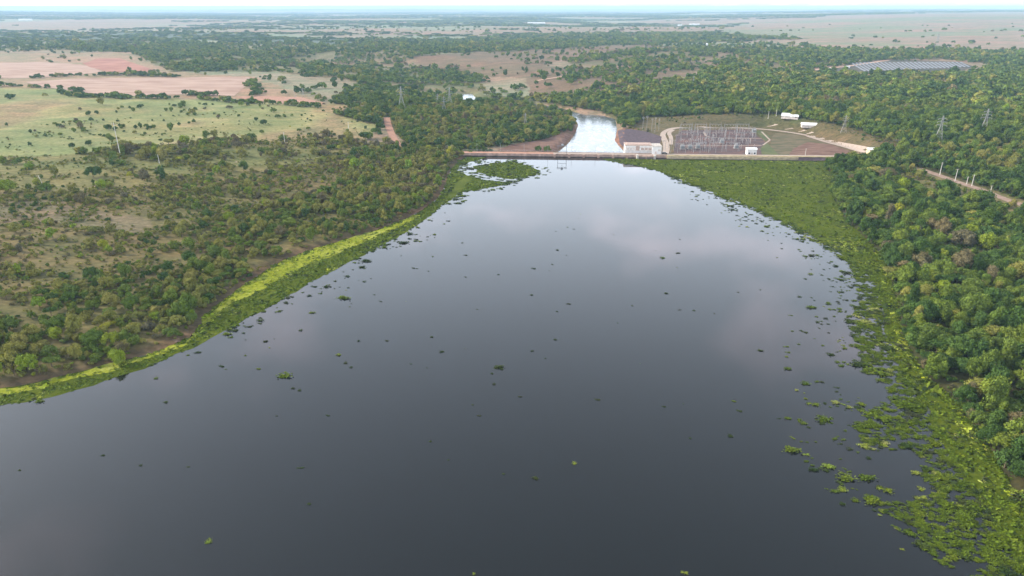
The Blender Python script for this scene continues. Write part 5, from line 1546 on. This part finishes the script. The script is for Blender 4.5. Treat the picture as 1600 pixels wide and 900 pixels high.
# ------------------------------------------------------------------ pylons and poles
def lattice():
    t = empty('lattice_tower', (0, 0, 0))
    w = lambda z: (.115 - .125 * z / .62 if z < .62 else -.01 + .0) * 1.0
    def hw(z): return .115 * (1 - z / .66) + .022 if z < .62 else .030 - .018 * (z - .62) / .38
    legs = MB(); br = MB()
    lv = [0, .14, .27, .39, .5, .62, .72, .82, .91, 1.0]
    for sx in (-1, 1):
        for sy in (-1, 1):
            for a, b in zip(lv[:-1], lv[1:]): legs.bar((sx * hw(a), sy * hw(a), a), (sx * hw(b), sy * hw(b), b), .0062, .0055)
    for a, b in zip(lv[:-1], lv[1:]):
        for s in (-1, 1):
            br.bar((-hw(a), s * hw(a), a), (hw(b), s * hw(b), b), .0030); br.bar((hw(a), s * hw(a), a), (-hw(b), s * hw(b), b), .0030)
            br.bar((s * hw(a), -hw(a), a), (s * hw(b), hw(b), b), .0030); br.bar((s * hw(a), hw(a), a), (s * hw(b), -hw(b), b), .0030)
        br.bar((-hw(b), -hw(b), b), (hw(b), -hw(b), b), .0028); br.bar((-hw(b), hw(b), b), (hw(b), hw(b), b), .0028)
    legs.build('legs', 'galvanised', t); br.build('bracing', 'galvanised', t)
    for z, l in ((.68, .15), (.79, .13), (.9, .11)):
        m = MB()
        for s in (-1, 1):
            for sy in (-1, 1): m.bar((0, sy * .02, z + .03), (s * l, 0, z), .0045, .0035); m.bar((0, sy * .02, z - .01), (s * l, 0, z), .0045, .0035)
        c = m.build('cross_arm', 'galvanised', t)
        for s in (-1, 1): MB().bar((s * l, 0, z), (s * l, 0, z - .05), .008, .006, 6).build('insulator', 'porcelain', c)
    return t
LT = [(628, 173, 35, .3, 'clear lattice pylon left of the river, above the red track'), (703, 168, 29, .5, 'taller lattice pylon near the bright bend of the river'), (694, 176, 24, .1, 'shorter lattice pylon in front of the tall one by the bend'),
      (684, 168, 20, .4, 'slim lattice pylon at the left of the group by the bend'), (821, 198, 20, .3, 'lattice pylon in the wood left of the pool'), (1464, 226, 37, -.5, 'bright lattice pylon in the right wood above the road'), (1534, 213, 34, -.5, 'lattice pylon in the right wood near the edge'),
      (1318, 206, 24, -.4, 'faint lattice pylon at the wood edge above the yard'), (1083, 134, 14, .2, 'far lattice pylon at the edge of the brown clearing'), (474, 151, 13, .2, 'far lattice pylon at the end of the pink strip'), (461, 152, 9, .2, 'smallest far lattice pylon near the pink strip'),
      (1462, 76, 18, .2, 'faint far lattice pylon above the solar field')]
lt0 = None
for px_, py_, hp, rz, lb in LT:
    p = gpt(px_, py_); d = math.sqrt(p.x ** 2 + p.y ** 2 + 110 ** 2); h = hp * d / FPX
    if lt0 is None: lt0 = lattice(); tag(lt0, lb, 'pylon', 'lattice pylons'); c = lt0; c.rotation_euler = (0, 0, rz); c.location = p
    else: c = copy_tree(lt0, p, rz, lb)
    c.scale = (h * 1.1, h * 1.1, h)
PO = [(189, 247, 47, 'tall white concrete pole in the left pasture'), (249, 255, 12, 'short white pole right of the tall pasture pole'), (66, 288, 12, 'short leaning white pole at the left of the scrub'), (445, 223, 15, 'white pole at the edge of the pasture trees'),
      (545, 206, 15, 'white pole in the pasture near the red track'), (1468, 274, 17, 'first wooden pole along the right dirt road'), (1492, 283, 16, 'second wooden pole along the right dirt road'), (1510, 288, 10, 'third pole along the right dirt road, shorter'),
      (1518, 291, 15, 'fourth wooden pole along the right dirt road'), (1547, 302, 10, 'last low pole along the right dirt road'), (1199, 193, 10, 'thin pole above the yard track'), (1211, 192, 9, 'thin pole left of the white sheds'), (1258, 243, 10, 'yellowish pole beside the embankment crest')]
po0 = None
for px_, py_, hp, lb in PO:
    p = gpt(px_, py_); d = math.sqrt(p.x ** 2 + p.y ** 2 + 110 ** 2); h = hp * d / FPX
    if po0 is None:
        po0 = empty('utility_pole', p, .3, lb, 'pole', 'utility poles'); c = po0
        MB().bar((0, 0, -.03), (0, 0, 1), .42, .26, 8).build('shaft', 'pole_concrete', po0)
        MB().box(-1.3, 1.3, -.1, .1, .925, .94).build('cross_arm', 'timber', po0)
        for a in (-1.2, 0, 1.2): MB().lathe([(.06, .93), (.12, .945), (.07, .96), (.12, .975), (.05, .99)], 8, (a, 0)).build('insulator', 'porcelain', po0)
    else: c = copy_tree(po0, p, random.uniform(-.6, .6), lb)
    c.scale = (1, 1, h)
    if hp < 40: c.scale = (.8, .8, h)
    if 'leaning' in lb: c.rotation_euler = (.1, -.12, .2)

# ------------------------------------------------------------------ solar field, far buildings
M['solar_earth'] = soil('solar_earth', (.06, .065, .042), (.12, .10, .075), .02)
drape('solar_ground', gpoly([(1296, 110), (1330, 98), (1400, 93), (1500, 97), (1522, 104), (1500, 113.5), (1380, 113.5), (1296, 113)]), 'solar_earth', off=.3, step=18, label='pale earth under the rows of solar panels', kind='structure')
tops = ground_at(np.linspace(1330, 1500, 27), np.linspace(99, 98, 27)); bots = ground_at(np.linspace(1352, 1514, 27), np.linspace(112.5, 105.5, 27))
for k in range(27):
    a, b = tops[k], bots[k]; d = b - a; L_ = float(np.hypot(d[0], d[1])); 
    row = empty('solar_panel_row', tuple(a), math.atan2(d[1], d[0]), '%s row of solar panels from the left beyond the right wood' % ORDN[k], 'solar panels', 'solar panel rows')
    seg = max(3, int(L_ / 26)); prev = None
    m = MB(); pst = MB()
    for q in range(seg):
        x0, x1 = L_ * q / seg + .3, L_ * (q + 1) / seg - .3
        z0 = hz(a[0] + d[0] * (q + .5) / seg, a[1] + d[1] * (q + .5) / seg) - a[2]
        t_ = MB(); t_.add([(x0, -1.2, z0 + 1.0), (x1, -1.2, z0 + 1.0), (x1, 1.2, z0 + 2.0), (x0, 1.2, z0 + 2.0), (x0, -1.2, z0 + 1.08), (x1, -1.2, z0 + 1.08), (x1, 1.2, z0 + 2.08), (x0, 1.2, z0 + 2.08)], [(3, 2, 1, 0), (4, 5, 6, 7), (0, 1, 5, 4), (1, 2, 6, 5), (2, 3, 7, 6), (3, 0, 4, 7)])
        t_.build('panel', 'panel_blue', row)
        for e in (x0 + 1, x1 - 1): pst.bar((e, 0, z0 - .5), (e, 0, z0 + 1.7), .14)
    pst.build('posts', 'galvanised', row)
for px_, py_, w_, lb in ((1298, 109, 8, 'left small white cabin by the solar field'), (1324, 106, 7, 'right small white cabin by the solar field')):
    gable('site_cabin', gpt(px_, py_), .2, w_, 4, 2.6, .5, 'white_paint', 'roof_white', lb, openings=[('door', -.5, .5, 0, 2.1, 'dark_glass')])
for px_, py_, w_, d_, h_, lb in ((1085, 40, 60, 25, 8, 'large white farm building inside the dark grove on the right horizon'), (838, 37, 110, 22, 6, 'long white low shed on the far plain in the centre'), (40, 32, 90, 30, 9, 'pale farm building on the far left plain'), (1062, 41, 25, 14, 6, 'small white farmhouse left of the large one')):
    gable('farm_building', gpt(px_, py_), .1, w_, d_, h_, 3, 'white_paint', 'roof_white', lb, openings=[('door', -3, 3, 0, 4.5, 'stained_paint')])
wt = gpt(1104, 77); t = empty('water_tower', wt, 0, 'small white water tower on the wooded rise', 'water tower')
MB().lathe([(1.6, 9), (2.6, 10), (2.8, 13), (2.4, 14), (.3, 14.6)], 12).build('tank', 'water_tank', t)
for a in range(4): q = a * 1.571 + .78; MB().bar((2.2 * math.cos(q), 2.2 * math.sin(q), -.5), (1.5 * math.cos(q), 1.5 * math.sin(q), 9.4), .3).build('leg', 'water_tank', t)

# ------------------------------------------------------------------ haze
hm = bpy.data.materials.new('haze_air'); hm.use_nodes = True
hn = hm.node_tree.nodes; hn.clear()
ho = hn.new('ShaderNodeOutputMaterial'); hv = hn.new('ShaderNodeVolumePrincipled')
hv.inputs['Color'].default_value = (.52, .76, 1.0, 1)
hv.inputs['Density'].default_value = 8.5e-5
hm.node_tree.links.new(hv.outputs[0], ho.inputs['Volume'])
hme = MB().box(-36000, 36000, -36000, 36000, float(min(GH.min(), -12.0)) - 1.0, float(max(GH.max() + 26.0, 122.0))).mesh('haze', hm)
hz_o = bpy.data.objects.new('haze', hme); COL.objects.link(hz_o)
tag(hz_o, 'thin pale air over the whole landscape', kind='stuff')
